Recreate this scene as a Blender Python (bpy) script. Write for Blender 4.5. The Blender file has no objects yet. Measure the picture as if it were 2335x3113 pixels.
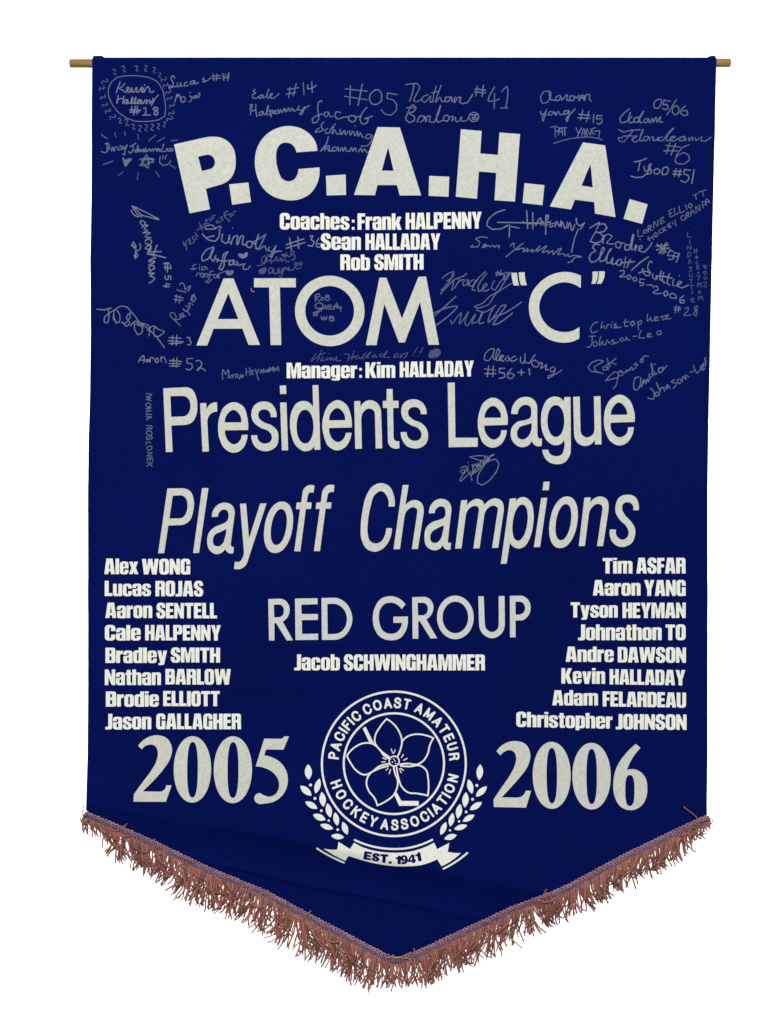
import bpy, bmesh, math, random
import numpy as np
from mathutils import Vector
from mathutils.geometry import tessellate_polygon

random.seed(7)
rng = np.random.default_rng(7)
C = bpy.context.scene.collection

# ------------------------------------------------------------------ camera, light, exposure
S = 1 / 2100.0            # metres per unit of the banner's own drawing grid
ZC = 1.60                 # height of the centre of the view above the ground
DIST = 2.6
cam = bpy.data.cameras.new('camera')
cam.sensor_fit = 'VERTICAL'; cam.sensor_height = 24.0
cam.lens = DIST * 24.0 / (3113 * S)
cam.clip_end = 200
co = bpy.data.objects.new('camera', cam); C.objects.link(co)
co.location = (0, -DIST, ZC); co.rotation_euler = (math.radians(90), 0, 0)
bpy.context.scene.camera = co

w = bpy.data.worlds.new('World'); bpy.context.scene.world = w; w.use_nodes = True
bg = w.node_tree.nodes['Background']
bg.inputs[0].default_value = (0.97, 0.985, 1.0, 1); bg.inputs[1].default_value = 0.315

def area(name, loc, target, size, sy, power, col=(1, 1, 1)):
    l = bpy.data.lights.new(name, 'AREA'); l.shape = 'RECTANGLE'
    l.size = size; l.size_y = sy; l.energy = power; l.color = col
    o = bpy.data.objects.new(name, l); C.objects.link(o); o.location = loc
    o.rotation_euler = (Vector(target) - Vector(loc)).to_track_quat('-Z', 'Y').to_euler()
    return o
area('ceiling_softbox', (-0.4, -4.8, 4.9), (0, 0, 0.9), 2.6, 1.4, 312, (1.0, 0.99, 0.95))
area('added_backdrop_fill', (-3.0, 1.5, 2.0), (0, 3.2, 1.6), 1.2, 2.4, 210)  # added fill, out of view on the left, overexposes the backdrop to white
area('added_backdrop_fill', (3.0, 1.5, 2.0), (0, 3.2, 1.6), 1.2, 2.4, 210)  # matching added fill, out of view on the right
vs = bpy.context.scene.view_settings
vs.view_transform = 'Standard'; vs.look = 'None'; vs.exposure = 0; vs.gamma = 1

# ------------------------------------------------------------------ materials
def lin(c): return tuple(((v / 255) / 12.92 if v / 255 <= .04045 else ((v / 255 + .055) / 1.055) ** 2.4) for v in c)
def mat(name, col, rough=0.8, spec=0.3):
    m = bpy.data.materials.new(name); m.use_nodes = True
    b = m.node_tree.nodes['Principled BSDF']
    b.inputs['Base Color'].default_value = (*col, 1); b.inputs['Roughness'].default_value = rough
    b.inputs['Specular IOR Level'].default_value = spec
    return m, m.node_tree, b
def nd(nt, t, **k):
    n = nt.nodes.new(t)
    for a, v in k.items(): setattr(n, a, v)
    return n
def noise_mix(nt, stops, scale, detail=4, rough=0.6, coords='Object', stretch=None):
    """noise -> colour ramp; returns colour socket"""
    tc = nd(nt, 'ShaderNodeTexCoord'); src = tc.outputs[coords]
    if stretch:
        mp = nd(nt, 'ShaderNodeMapping'); mp.inputs['Scale'].default_value = stretch
        nt.links.new(src, mp.inputs[0]); src = mp.outputs[0]
    n = nd(nt, 'ShaderNodeTexNoise'); n.inputs['Scale'].default_value = scale
    n.inputs['Detail'].default_value = detail; n.inputs['Roughness'].default_value = rough
    nt.links.new(src, n.inputs['Vector'])
    r = nd(nt, 'ShaderNodeValToRGB')
    while len(r.color_ramp.elements) < len(stops): r.color_ramp.elements.new(0.5)
    for e, (p, c) in zip(r.color_ramp.elements, stops): e.position = p; e.color = (*c, 1)
    nt.links.new(n.outputs['Fac'], r.inputs[0])
    return r.outputs[0], n
def mul(nt, a, b):
    m = nd(nt, 'ShaderNodeMix', data_type='RGBA', blend_type='MULTIPLY'); m.inputs['Factor'].default_value = 1
    nt.links.new(a, m.inputs['A']); nt.links.new(b, m.inputs['B']); return m.outputs['Result']
def bump(nt, b, fac, strength, dist):
    bm_ = nd(nt, 'ShaderNodeBump'); bm_.inputs['Strength'].default_value = strength; bm_.inputs['Distance'].default_value = dist
    nt.links.new(fac, bm_.inputs['Height']); nt.links.new(bm_.outputs[0], b.inputs['Normal'])

def fabric_material(name, col):
    m, nt, b = mat(name, col, 0.85, 0.03)
    big, _ = noise_mix(nt, [(0.3, tuple(c * .86 for c in col)), (0.7, tuple(c * 1.12 for c in col))], 3.0, 3)
    fine, fn = noise_mix(nt, [(0.3, (0.62,) * 3), (0.7, (1.38,) * 3)], 520, 3, 0.75)
    nt.links.new(mul(nt, big, fine), b.inputs['Base Color'])
    tc = nd(nt, 'ShaderNodeTexCoord'); wv = nd(nt, 'ShaderNodeTexWave', wave_type='BANDS', bands_direction='DIAGONAL')
    wv.inputs['Scale'].default_value = 420; wv.inputs['Distortion'].default_value = 1.0
    nt.links.new(tc.outputs['Object'], wv.inputs['Vector'])
    bump(nt, b, fn.outputs['Fac'], 0.35, 0.0004)
    return m
M_FABRIC = fabric_material('navy_polyester', (0.0010, 0.0050, 0.080))
M_EDGE = fabric_material('navy_hem', (0.012, 0.010, 0.105))

def print_material(name, col, mott=0.10):
    m, nt, b = mat(name, col, 0.75, 0.25)
    a, _ = noise_mix(nt, [(0.30, tuple(c * (1 - mott) for c in col)), (0.62, tuple(min(1, c * (1 + mott * .8)) for c in col))], 170, 5, 0.75)
    f, fn = noise_mix(nt, [(0.28, (0.80, 0.81, 0.81)), (0.55, (1.05, 1.05, 1.03))], 480, 3, 0.7)
    nt.links.new(mul(nt, a, f), b.inputs['Base Color'])
    bump(nt, b, fn.outputs['Fac'], 0.25, 0.0003)
    return m
M_PRINT = print_material('off_white_felt_print', (0.575, 0.588, 0.535))
M_PRINTB = print_material('cool_white_print', (0.58, 0.605, 0.58), 0.06)
M_NAME = print_material('warm_white_print', (0.81, 0.82, 0.76), 0.06)

def marker_material(name, col):
    m, nt, b = mat(name, col, 0.6, 0.4)
    a, _ = noise_mix(nt, [(0.3, tuple(c * .62 for c in col)), (0.72, tuple(c * 1.4 for c in col))], 260, 4, 0.75)
    nt.links.new(a, b.inputs['Base Color']); return m
M_INK = marker_material('silver_marker', (0.085, 0.105, 0.205))
M_INKD = marker_material('faded_silver_marker', (0.040, 0.053, 0.140))
M_INKB = marker_material('bright_silver_marker', (0.125, 0.145, 0.235))

def thread_material(name, col, var=0.35):
    m, nt, b = mat(name, col, 0.55, 0.3)
    g = nd(nt, 'ShaderNodeNewGeometry'); r = nd(nt, 'ShaderNodeValToRGB')
    r.color_ramp.elements[0].color = (*[c * (1 - var) for c in col], 1)
    r.color_ramp.elements[1].color = (*[c * (1 + var) for c in col], 1)
    nt.links.new(g.outputs['Random Per Island'], r.inputs[0])
    f, fn = noise_mix(nt, [(0.3, (0.72,) * 3), (0.7, (1.2,) * 3)], 700, 2, 0.6)
    nt.links.new(mul(nt, r.outputs[0], f), b.inputs['Base Color'])
    b.inputs['Sheen Weight'].default_value = 0.15
    bump(nt, b, fn.outputs['Fac'], 0.5, 0.0004)
    return m
M_FRINGE = thread_material('rose_brown_rayon', (0.305, 0.107, 0.080), 0.5)
M_BRAID = thread_material('mauve_braid', (0.40, 0.215, 0.27), 0.3)
M_TAN = thread_material('tan_thread', (0.42, 0.25, 0.13), 0.1)

m, nt, b = mat('raw_wood', (0.3, 0.2, 0.09), 0.7, 0.25)
a, fn = noise_mix(nt, [(0.3, (0.20, 0.115, 0.035)), (0.55, (0.33, 0.20, 0.07)), (0.8, (0.43, 0.28, 0.11))], 60, 5, 0.65, stretch=(0.12, 1.0, 1.0))
nt.links.new(a, b.inputs['Base Color']); bump(nt, b, fn.outputs['Fac'], 0.3, 0.0004)
M_WOOD = m
M_WALL, nt, b = mat('white_backdrop_paper', (0.9, 0.9, 0.9), 0.9, 0.1)
a, _ = noise_mix(nt, [(0.3, (0.88, 0.88, 0.88)), (0.7, (0.92, 0.92, 0.92))], 5, 4)
nt.links.new(a, b.inputs['Base Color'])

# ------------------------------------------------------------------ objects
def obj(name, verts, faces, material, parent=None, smooth=True, label=None, kind=None):
    me = bpy.data.meshes.new(name); me.from_pydata([tuple(v) for v in verts], [], [tuple(f) for f in faces]); me.update()
    if smooth: me.polygons.foreach_set('use_smooth', [True] * len(me.polygons))
    me.materials.append(material)
    o = bpy.data.objects.new(name, me); C.objects.link(o)
    if parent: o.parent = parent; o.matrix_parent_inverse = parent.matrix_world.inverted()
    if label: o['label'] = label
    if kind: o['kind'] = kind
    return o

# the sheet's depth: positive = away from the viewer (metres), from its own drawing grid
L1X, L1Y = [200, 267, 530, 820, 1283, 1662, 2200], [2428, 2440, 2483, 2531, 2630, 2709, 2825]
L2X, L2Y = [200, 500, 800, 955, 1162, 1400, 1600, 2200], [2530, 2590, 2658, 2696, 2734, 2781, 2826, 2950]
L3X, L3Y = [400, 700, 1100, 1500], [2075, 2096, 2124, 2160]
def sstep(a, b, x):
    t = np.clip((x - a) / (b - a), 0, 1); return t * t * (3 - 2 * t)
def depth(px, py):
    px = np.asarray(px, float); py = np.asarray(py, float)
    up = np.sqrt(np.clip(1 - ((py - 189) / 17.2) ** 2, 0, 1))
    dn = 0.5 + 0.5 * np.cos(np.pi * np.clip((py - 189) / 62, 0, 1))
    d = np.where(py < 189, 0.0052 - 0.0066 * up, -0.0014 * dn)
    d = d + 0.0003 * np.exp(-((py - 223) / 3.2) ** 2)
    amp = 1 - sstep(1650, 1950, px) * .9
    t1 = py - np.interp(px, L1X, L1Y)
    d = d - 0.0085 * sstep(-360, 0, t1) * amp
    tp = np.clip(t1, 0, None); tt = tp * tp / (tp + 22)
    d = d + (0.0205 * (0.78 + 0.22 * sstep(400, 1000, px)) * (1 - np.exp(-tt / 70)) - 0.006 * sstep(90, 280, t1)) * amp
    t2 = py - np.interp(px, L2X, L2Y)
    mk = sstep(430, 720, px) * (1 - sstep(1480, 1640, px))
    d = d - 0.0020 * np.exp(-(t2 / 8) ** 2) * mk - 0.0020 * sstep(-60, 0, t2) * (1 - sstep(0, 90, t2)) * mk
    t3 = py - np.interp(px, L3X, L3Y)
    d = d + 0.0009 * np.tanh(t3 / 9) * np.exp(-(t3 / 90) ** 2) * sstep(600, 760, px) * (1 - sstep(1000, 1250, px))
    fall = sstep(210, 500, py)
    d = d + fall * (0.0016 * np.sin(px / 170 + 0.8 * np.sin(py / 400)) + 0.0014 * np.sin(py / 210 + px / 520)
                    + 0.0006 * np.sin(px / 63 + py / 300))
    return d
def P3(px, py, off=0.0):
    """grid point -> world point lying on the hanging sheet, off metres in front of it"""
    return np.stack([(np.asarray(px, float) - 1167.5) * S, depth(px, py) - off, (1556.5 - np.asarray(py, float)) * S + ZC], -1)

LEFT = ([165, 300, 600, 800, 1000, 1210, 1330, 1500, 1900, 2300, 2440, 2470], [281, 279, 278, 275, 276, 273, 269, 266.5, 268, 268.5, 265, 263])
RIGHT = ([165, 230, 640, 1100, 1300, 1500, 1900, 2300, 2470, 2500], [2178, 2176.5, 2168, 2158, 2153, 2150, 2151, 2150.5, 2148, 2147])
TRX = [262, 473, 650, 813, 981, 1097, 1169, 1196, 1215, 1248, 1400, 1560, 1730, 1893, 2098, 2152]
TRY = [2462, 2557, 2642, 2709, 2800, 2861, 2899, 2910, 2911, 2900, 2830, 2753, 2680, 2595, 2497, 2474]
def trim_y(x): return np.interp(x, TRX, TRY)

banner = bpy.data.objects.new('pennant_banner', None); C.objects.link(banner)
banner.location = (0, 0, ZC + (1556.5 - 172) * S)
banner['label'] = 'navy blue fabric award banner with white lettering, marker signatures and rose fringe'
banner['category'] = 'banner'
bpy.context.view_layer.update()

# ---- sheet
NC = 210
rows = []
for a in np.linspace(-2.9, -0.12, 14):                 # the back of the rod sleeve, then over the top
    rows.append(('s', a))
ys = np.concatenate([np.linspace(172, 240, 22), np.linspace(248, 2400, 240)])
V = []; 
us = np.linspace(0, 1, NC)
us = np.concatenate([[0, .004, .008, .014], us[4:-4], [.986, .992, .996, 1]]); NC = len(us)
for r in rows:
    a = r[1]; n = (a + 2.9) / 2.9
    py = 189 - 17 * np.sin(np.clip(np.pi + a, 0, np.pi / 2 + .0)) if a < -np.pi / 2 else 172 + 0 * a
    # back side: from the seam up behind the rod
    py = 223 - (223 - 172) * n
    dy = 0.0056 + 0.0066 * math.sqrt(max(0, 1 - max(0, (189 - py) / 17.3) ** 2)) - 0.0102 * min(1, max(0, (py - 205) / 16.0)) ** 2
    x = np.interp(py, *LEFT) + us * (np.interp(py, *RIGHT) - np.interp(py, *LEFT))
    V.append(np.stack([(x - 1167.5) * S, np.full(NC, dy), np.full(NC, (1556.5 - py) * S + ZC)], -1))
for y in ys:
    x0, x1 = np.interp(y, *LEFT), np.interp(y, *RIGHT)
    wav = (1.7 * math.sin(y / 37) * math.sin(y / 211) + 1.1 * math.sin(y / 83 + 1)) * (y > 300) * min(1, max(0, (2380 - y) / 100))
    x = x0 + wav * .5 + us * (x1 - x0 - wav)
    h = -0.0002 * np.exp(-((x - x0 - 9) / 6) ** 2) - 0.0003 * np.exp(-((x1 - x - 9) / 6) ** 2)
    lift = np.where((x < x0 + 30) | (x > x1 - 26), 5.5 * (1 - sstep(172, 180, y)), 0)
    p = P3(x, y - lift, 0); p[:, 1] += h
    V.append(p)
for k in range(1, 111):                                  # the pointed foot
    f = k / 110
    x = np.interp(2400, *LEFT) + us * (np.interp(2400, *RIGHT) - np.interp(2400, *LEFT))
    y = 2400 + f * (trim_y(x) + 20 - 2400)
    V.append(P3(x, y, 0))
V = np.concatenate(V); NR = len(V) // NC
F = [(i * NC + j, i * NC + j + 1, (i + 1) * NC + j + 1, (i + 1) * NC + j) for i in range(NR - 1) for j in range(NC - 1)]
sheet = obj('fabric_panel', V, F, M_FABRIC, banner)
md = sheet.modifiers.new('thickness', 'SOLIDIFY'); md.thickness = 0.0004; md.offset = 1

# ------------------------------------------------------------------ flat shapes: paths -> distance field -> outline -> mesh
K = 600 / 1659.0
def parse(s):
    out = []
    for tok in s.split():
        f = ''
        if tok[0] in '~^': f = tok[0]; tok = tok[1:]
        x, y = tok.split(','); out.append((float(x), float(y), f))
    return out
def spline(pts, closed, tens=1.0):
    """pts (x, y, flag): plain = corner, ~ smooth, ^ smooth joint whose tangent follows its straight neighbour"""
    n = len(pts); P = [np.array(p[:2]) for p in pts]; fl = [p[2] for p in pts]
    T = [None] * n
    for i in range(n):
        if fl[i] == '': continue
        a, b_ = (i - 1) % n, (i + 1) % n
        if not closed and (i == 0 or i == n - 1): continue
        if fl[i] == '^':
            if fl[a] != '~' and fl[b_] == '~': t = P[i] - P[a]
            elif fl[b_] != '~' and fl[a] == '~': t = P[b_] - P[i]
            else: t = P[b_] - P[a]
        else:
            d0, d1 = np.linalg.norm(P[i] - P[a]) + 1e-9, np.linalg.norm(P[b_] - P[i]) + 1e-9
            t = (P[i] - P[a]) / d0 * d1 + (P[b_] - P[i]) / d1 * d0
        T[i] = t / (np.linalg.norm(t) + 1e-9)
    out = []
    for i in range(n if closed else n - 1):
        j = (i + 1) % n
        out.append(P[i])
        if fl[i] != '~' and fl[j] != '~': continue
        c = P[j] - P[i]; L = np.linalg.norm(c); 
        if L < 1e-6: continue
        ti, tj = T[i], T[j]
        if ti is None: ti = None if tj is None else (2 * c / L - tj)
        if tj is None: tj = (2 * c / L - T[i]) if T[i] is not None else None
        if ti is None or tj is None: continue
        ti, tj = ti * L * tens, tj * L * tens
        m_ = max(2, min(10, int(L / 6)))
        for k in range(1, m_):
            t = k / m_; t2, t3 = t * t, t ** 3
            out.append((2 * t3 - 3 * t2 + 1) * P[i] + (t3 - 2 * t2 + t) * ti + (-2 * t3 + 3 * t2) * P[j] + (t3 - t2) * tj)
    if not closed: out.append(P[-1])
    return np.array(out)
def path(s): return spline(parse(s), True)
def ell(cx, cy, rx, ry, n=2.0, shear=0.0, N=72):
    t = np.linspace(0, 2 * np.pi, N, endpoint=False); c, s_ = np.cos(t), np.sin(t)
    x = rx * np.sign(c) * np.abs(c) ** (2 / n); y = ry * np.sign(s_) * np.abs(s_) ** (2 / n)
    return np.stack([cx + x - shear * y, cy + y], -1)
def fr(ox, oy): return lambda p: np.array([ox, oy]) + np.asarray(p) * K

GROW = 0.0
class Layer:
    """collects shapes on the drawing grid; build() merges them into clean non-overlapping outlines"""
    def __init__(s): s.items = []
    def glyph(s, adds, subs=()): s.items.append(('g', [np.asarray(a) for a in adds], [np.asarray(a) for a in subs]))
    def stroke(s, pts, r): s.items.append(('s', np.asarray(pts), r))
    def ring(s, c, r0, r1): s.items.append(('r', np.asarray(c), r0, r1))
    def bbox(s):
        lo, hi = [], []
        for it in s.items:
            if it[0] == 'g': q = np.concatenate(it[1]); lo.append(q.min(0)); hi.append(q.max(0))
            elif it[0] == 's': lo.append(it[1].min(0) - it[2]); hi.append(it[1].max(0) + it[2])
            else: lo.append(it[1] - it[3]); hi.append(it[1] + it[3])
        return np.min(lo, 0) - 3, np.max(hi, 0) + 3
    def field(s, h):
        lo, hi = s.bbox(); nx, ny = (np.ceil((hi - lo) / h) + 1).astype(int)
        G = np.full((ny, nx), 4.0, np.float32)
        X = lo[0] + np.arange(nx) * h; Y = lo[1] + np.arange(ny) * h
        def win(a, b_):
            i0, j0 = np.maximum(np.floor((a - lo) / h).astype(int), 0); i1, j1 = np.minimum(np.ceil((b_ - lo) / h).astype(int) + 1, (nx, ny))
            return i0, i1, j0, j1
        for it in s.items:
            if it[0] == 'g':
                q = np.concatenate(it[1]); i0, i1, j0, j1 = win(q.min(0) - 2, q.max(0) + 2)
                x, y = X[i0:i1][None, :], Y[j0:j1][:, None]; D = None
                for p in it[1]:
                    d = poly_sdf(p, x, y); D = d if D is None else np.minimum(D, d)
                for p in it[2]: D = np.maximum(D, GROW - poly_sdf(p, x, y))
                G[j0:j1, i0:i1] = np.minimum(G[j0:j1, i0:i1], D)
            elif it[0] == 's':
                P = it[1]; r = it[2]
                if len(P) == 1: P = np.concatenate([P, P + .01])
                for a, b_ in zip(P[:-1], P[1:]):
                    i0, i1, j0, j1 = win(np.minimum(a, b_) - r - 1.5, np.maximum(a, b_) + r + 1.5)
                    x, y = X[i0:i1][None, :], Y[j0:j1][:, None]
                    G[j0:j1, i0:i1] = np.minimum(G[j0:j1, i0:i1], seg_d(a, b_, x, y) - r)
            else:
                _, c, r0, r1 = it; i0, i1, j0, j1 = win(c - r1 - 2, c + r1 + 2)
                x, y = X[i0:i1][None, :], Y[j0:j1][:, None]; d = np.hypot(x - c[0], y - c[1])
                G[j0:j1, i0:i1] = np.minimum(G[j0:j1, i0:i1], np.maximum(d - r1, r0 - d))
        return G, lo
def seg_d(a, b_, x, y):
    v = b_ - a; L2 = v @ v + 1e-9
    t = np.clip(((x - a[0]) * v[0] + (y - a[1]) * v[1]) / L2, 0, 1)
    return np.sqrt((x - a[0] - t * v[0]) ** 2 + (y - a[1] - t * v[1]) ** 2)
def poly_sdf(P, x, y):
    D = None; ins = None
    for a, b_ in zip(P, np.roll(P, -1, 0)):
        if abs(a - b_).sum() < 1e-6: continue
        d = seg_d(a, b_, x, y); D = d if D is None else np.minimum(D, d)
        if a[1] != b_[1]:
            c = ((a[1] > y) != (b_[1] > y)) & (x < (b_[0] - a[0]) * (y - a[1]) / (b_[1] - a[1]) + a[0])
            ins = c if ins is None else ins ^ c
    return np.where(ins, -D, D)

def contours(G, lo, h):
    inside = G < 0
    s = inside[:-1, :-1] * 1 + inside[:-1, 1:] * 2 + inside[1:, 1:] * 4 + inside[1:, :-1] * 8
    js, is_ = np.nonzero((s != 0) & (s != 15))
    nxt = {}
    def pt(e):
        kind, i, j = e
        if kind == 0: a, b_ = float(G[j, i]), float(G[j, i + 1]); t = a / (a - b_); return (lo[0] + (i + t) * h, lo[1] + j * h)
        a, b_ = float(G[j, i]), float(G[j + 1, i]); t = a / (a - b_); return (lo[0] + i * h, lo[1] + (j + t) * h)
    # directed so that the inside lies on one fixed side
    TBL = {1: [('L', 'T')], 2: [('T', 'R')], 3: [('L', 'R')], 4: [('R', 'B')], 5: [('L', 'T'), ('R', 'B')], 6: [('T', 'B')], 7: [('L', 'B')],
           8: [('B', 'L')], 9: [('B', 'T')], 10: [('T', 'R'), ('B', 'L')], 11: [('B', 'R')], 12: [('R', 'L')], 13: [('R', 'T')], 14: [('T', 'L')]}
    for j, i in zip(js.tolist(), is_.tolist()):
        E = {'T': (0, i, j), 'B': (0, i, j + 1), 'L': (1, i, j), 'R': (1, i + 1, j)}
        for a, b_ in TBL[int(s[j, i])]: nxt[E[a]] = E[b_]
    loops = []
    while nxt:
        st, e = nxt.popitem(); L = [pt(st)]
        while e != st:
            L.append(pt(e)); e = nxt.pop(e, None)
            if e is None: break
        if len(L) > 4: loops.append(np.array(L))
    return loops
def rdp(P, eps):
    n = len(P); k = int(np.argmax(((P - P[0]) ** 2).sum(1))); keep = {0, k}
    st = [(0, k), (k, n)]
    Q = np.concatenate([P, P[:1]])
    while st:
        a, b_ = st.pop()
        if b_ - a < 2: continue
        v = Q[b_] - Q[a]; L = math.hypot(*v); q = Q[a + 1:b_] - Q[a]
        d = np.abs(q[:, 0] * v[1] - q[:, 1] * v[0]) / L if L > 1e-9 else np.hypot(q[:, 0], q[:, 1])
        m_ = int(d.argmax())
        if d[m_] > eps: m_ += a + 1; keep.add(m_); st += [(a, m_), (m_, b_)]
    return P[sorted(keep)]
def sarea(P): x, y = P[:, 0], P[:, 1]; return 0.5 * np.sum(x * np.roll(y, -1) - np.roll(x, -1) * y)
def inpoly(p, P):
    x, y = p; a = P; b_ = np.roll(P, -1, 0); m_ = (a[:, 1] > y) != (b_[:, 1] > y)
    a, b_ = a[m_], b_[m_]
    return int(np.sum(x < (b_[:, 0] - a[:, 0]) * (y - a[:, 1]) / (b_[:, 1] - a[:, 1]) + a[:, 0])) % 2 == 1

def build(layer, name, material, parent, lift=0.0007, h=1.0, eps=0.10, cell=34, label=None):
    if parent is not banner and parent.name.startswith('emblem') or name == 'emblem': cell = 9
    G, lo = layer.field(h); loops = [rdp(L, eps) for L in contours(G, lo, h)]
    loops = [(L, sarea(L)) for L in loops if len(L) >= 3]
    if not loops: return None
    big = max(loops, key=lambda t: abs(t[1])); sg = 1 if big[1] > 0 else -1
    outs = [(L, abs(a)) for L, a in loops if a * sg > 0.4]; holes = [L for L, a in loops if a * sg < -0.4]
    grp = [[L] for L, _ in outs]
    for H in holes:
        c = [(A, i) for i, (L, A) in enumerate(outs) if A > abs(sarea(H)) and inpoly(H[0], L)]
        if c: grp[min(c)[1]].append(H)
    bm = bmesh.new()
    for g in grp:
        vv = [bm.verts.new((x, y, 0)) for L in g for x, y in L]
        for t in tessellate_polygon([[Vector((x, y, 0)) for x, y in L] for L in g]):
            if len(set(t)) == 3:
                try: bm.faces.new([vv[i] for i in t])
                except ValueError: pass
    lo2, hi2 = layer.bbox()
    for ax in (0, 1):
        k = math.floor(lo2[ax] / cell) * cell + cell
        while k < hi2[ax]:
            c = [0, 0, 0]; n_ = [0, 0, 0]; c[ax] = k; n_[ax] = 1
            bmesh.ops.bisect_plane(bm, geom=bm.verts[:] + bm.edges[:] + bm.faces[:], dist=0.001, plane_co=c, plane_no=n_)
            k += cell
    bm.verts.index_update()
    A = np.array([v.co[:2] for v in bm.verts]); F = [[v.index for v in f.verts] for f in bm.faces]
    # face the viewer
    F = [f if sum((A[f[i - 1]][0] * A[f[i]][1] - A[f[i]][0] * A[f[i - 1]][1]) for i in range(len(f))) < 0 else f[::-1] for f in F]
    F = [f[::-1] for f in F]
    top = P3(A[:, 0], A[:, 1], lift); n0 = len(top); extra = []; idx = {}
    base = P3(A[:, 0], A[:, 1], 0.00005)
    def rim(i, z):
        if (i, z) not in idx: idx[(i, z)] = n0 + len(extra); extra.append(top[i] if z else base[i])
        return idx[(i, z)]
    for e in bm.edges:
        if len(e.link_faces) == 1:
            a, b_ = e.verts[0].index, e.verts[1].index
            F.append([rim(a, 1), rim(b_, 1), rim(b_, 0), rim(a, 0)])
    bm.free()
    VV = np.concatenate([top, np.array(extra)]) if extra else top
    return obj(name, VV, F, material, parent, True, label)

# ------------------------------------------------------------------ large lettering, outline by outline
def word(frame_paths, name, material, label, h=1.0, **k):
    e = bpy.data.objects.new(name, None); C.objects.link(e); e.parent = banner; e.matrix_parent_inverse = banner.matrix_world.inverted()
    e['label'] = label
    f0, a0, _ = frame_paths[0]; q0 = f0(path(a0[0]) if isinstance(a0[0], str) else a0[0]).max(0)
    e.location = tuple(P3(q0[0], q0[1])); bpy.context.view_layer.update()
    for f, adds, subs in frame_paths:
        L = Layer()
        L.glyph([f(path(a) if isinstance(a, str) else a) for a in adds], [f(path(a) if isinstance(a, str) else a) for a in subs])
        a = np.concatenate([f(path(a) if isinstance(a, str) else a) for a in adds]); sq = (a.max(0) - a.min(0)).max() < 64
        build(L, 'punctuation_mark' if sq else 'letter', material, e, h=h, **k)
    return e

A, B_, C_, D_ = fr(200, 140), fr(700, 140), fr(1200, 140), fr(1700, 140)
E_, F_, J_, K_ = fr(1700, 600), fr(1200, 600), fr(200, 600), fr(700, 600)
word([
 (A, ["911,829 ^1180,770 ~1240,765 ~1320,778 ~1385,825 ~1422,895 ~1430,965 ~1422,1045 ~1388,1115 ~1330,1158 ^1290,1172 1180,1203 1215,1375 1043,1410"],
     ["1114,933 ^1185,917 ~1232,930 ~1256,980 ~1240,1022 ^1205,1041 1146,1054"]),
 (A, ["1375,1166 1536,1149 1558,1314 1400,1337"], []),
 (B_, ["733,883 ~715,805 ~660,735 ~590,692 ~500,674 ~400,690 ~300,750 ~235,840 ~208,960 ~222,1080 ~265,1180 ~350,1260 ~430,1290 ~500,1300 ~590,1288 ~670,1245 ~730,1160 750,1022 573,1037 ~560,1095 ~530,1130 ~490,1140 ~440,1120 ~405,1050 ~387,960 ~395,870 ~425,825 ~480,814 ~520,830 ~545,860 557,896"], []),
 (B_, ["805,1093 970,1081 974,1252 811,1258"], []),
 (B_, ["1238,681 1426,684 1605,1256 1425,1256 1402,1168 1238,1168 1217,1254 1040,1252"], ["1327,850 1374,1049 1274,1047"]),
 (C_, ["290,1092 458,1100 452,1268 285,1260"], []),
 (C_, ["556,701 731,716 718,905 867,917 880,729 1053,742 1010,1309 838,1297 853,1068 707,1056 691,1285 513,1268"], []),
 (C_, ["1091,1154 1257,1172 1241,1340 1074,1320"], []),
 (D_, ["197,814 384,838 473,1439 300,1410 293,1314 130,1294 98,1376 -80,1350"], ["261,995 281,1191 186,1176"]),
 (E_, ["592,15 744,58 698,223 541,180"], []),
], 'title_lettering', M_PRINT, 'arched row of very large heavy off-white capitals and square full stops')
word([
 (J_, ["1328,683 1411,683 1634,1241 1537,1241 1486,1105 1244,1105 1190,1246 1099,1246"], ["1368,808 1452,1024 1278,1025"]),
 (K_, ["201,682 552,682 552,758 418,758 430,1242 340,1242 328,758 201,758"], []),
 (K_, [ell(837, 955, 292, 296)], [ell(836, 954, 205, 208)]),
 (F_, ["-128,674 -70,674 61,1017 200,667 264,665 373,1238 284,1238 213,880 85,1219 35,1219 -87,893 -153,1241 -243,1241"], []),
 (F_, ["1565,660 ~1500,636 ~1425,628 ~1320,650 ~1215,720 ~1150,810 ~1128,925 ~1150,1040 ~1215,1135 ~1310,1200 ~1420,1222 ~1490,1214 1551,1186 1553,1088 ~1490,1124 ~1425,1133 ~1340,1115 ~1262,1055 ~1224,985 ~1214,925 ~1225,860 ~1262,790 ~1340,735 ~1420,715 ~1495,727 1563,764"], []),
 (F_, ["981,634 1028,634 ~1034,690 1046,741 1001,741 ~987,690", "1043,631 1092,629 ~1098,690 1111,739 1063,740 ~1048,690"], []),
 (E_, ["278,625 325,623 ~322,680 304,727 270,727 ~280,680", "333,622 383,622 ~376,680 352,727 318,727 ~331,680"], []),
], 'division_lettering', M_PRINT, 'large geometric off-white capitals with a quoted single letter')
Rf, Rg = fr(800, 1750), fr(1350, 1750)
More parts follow.
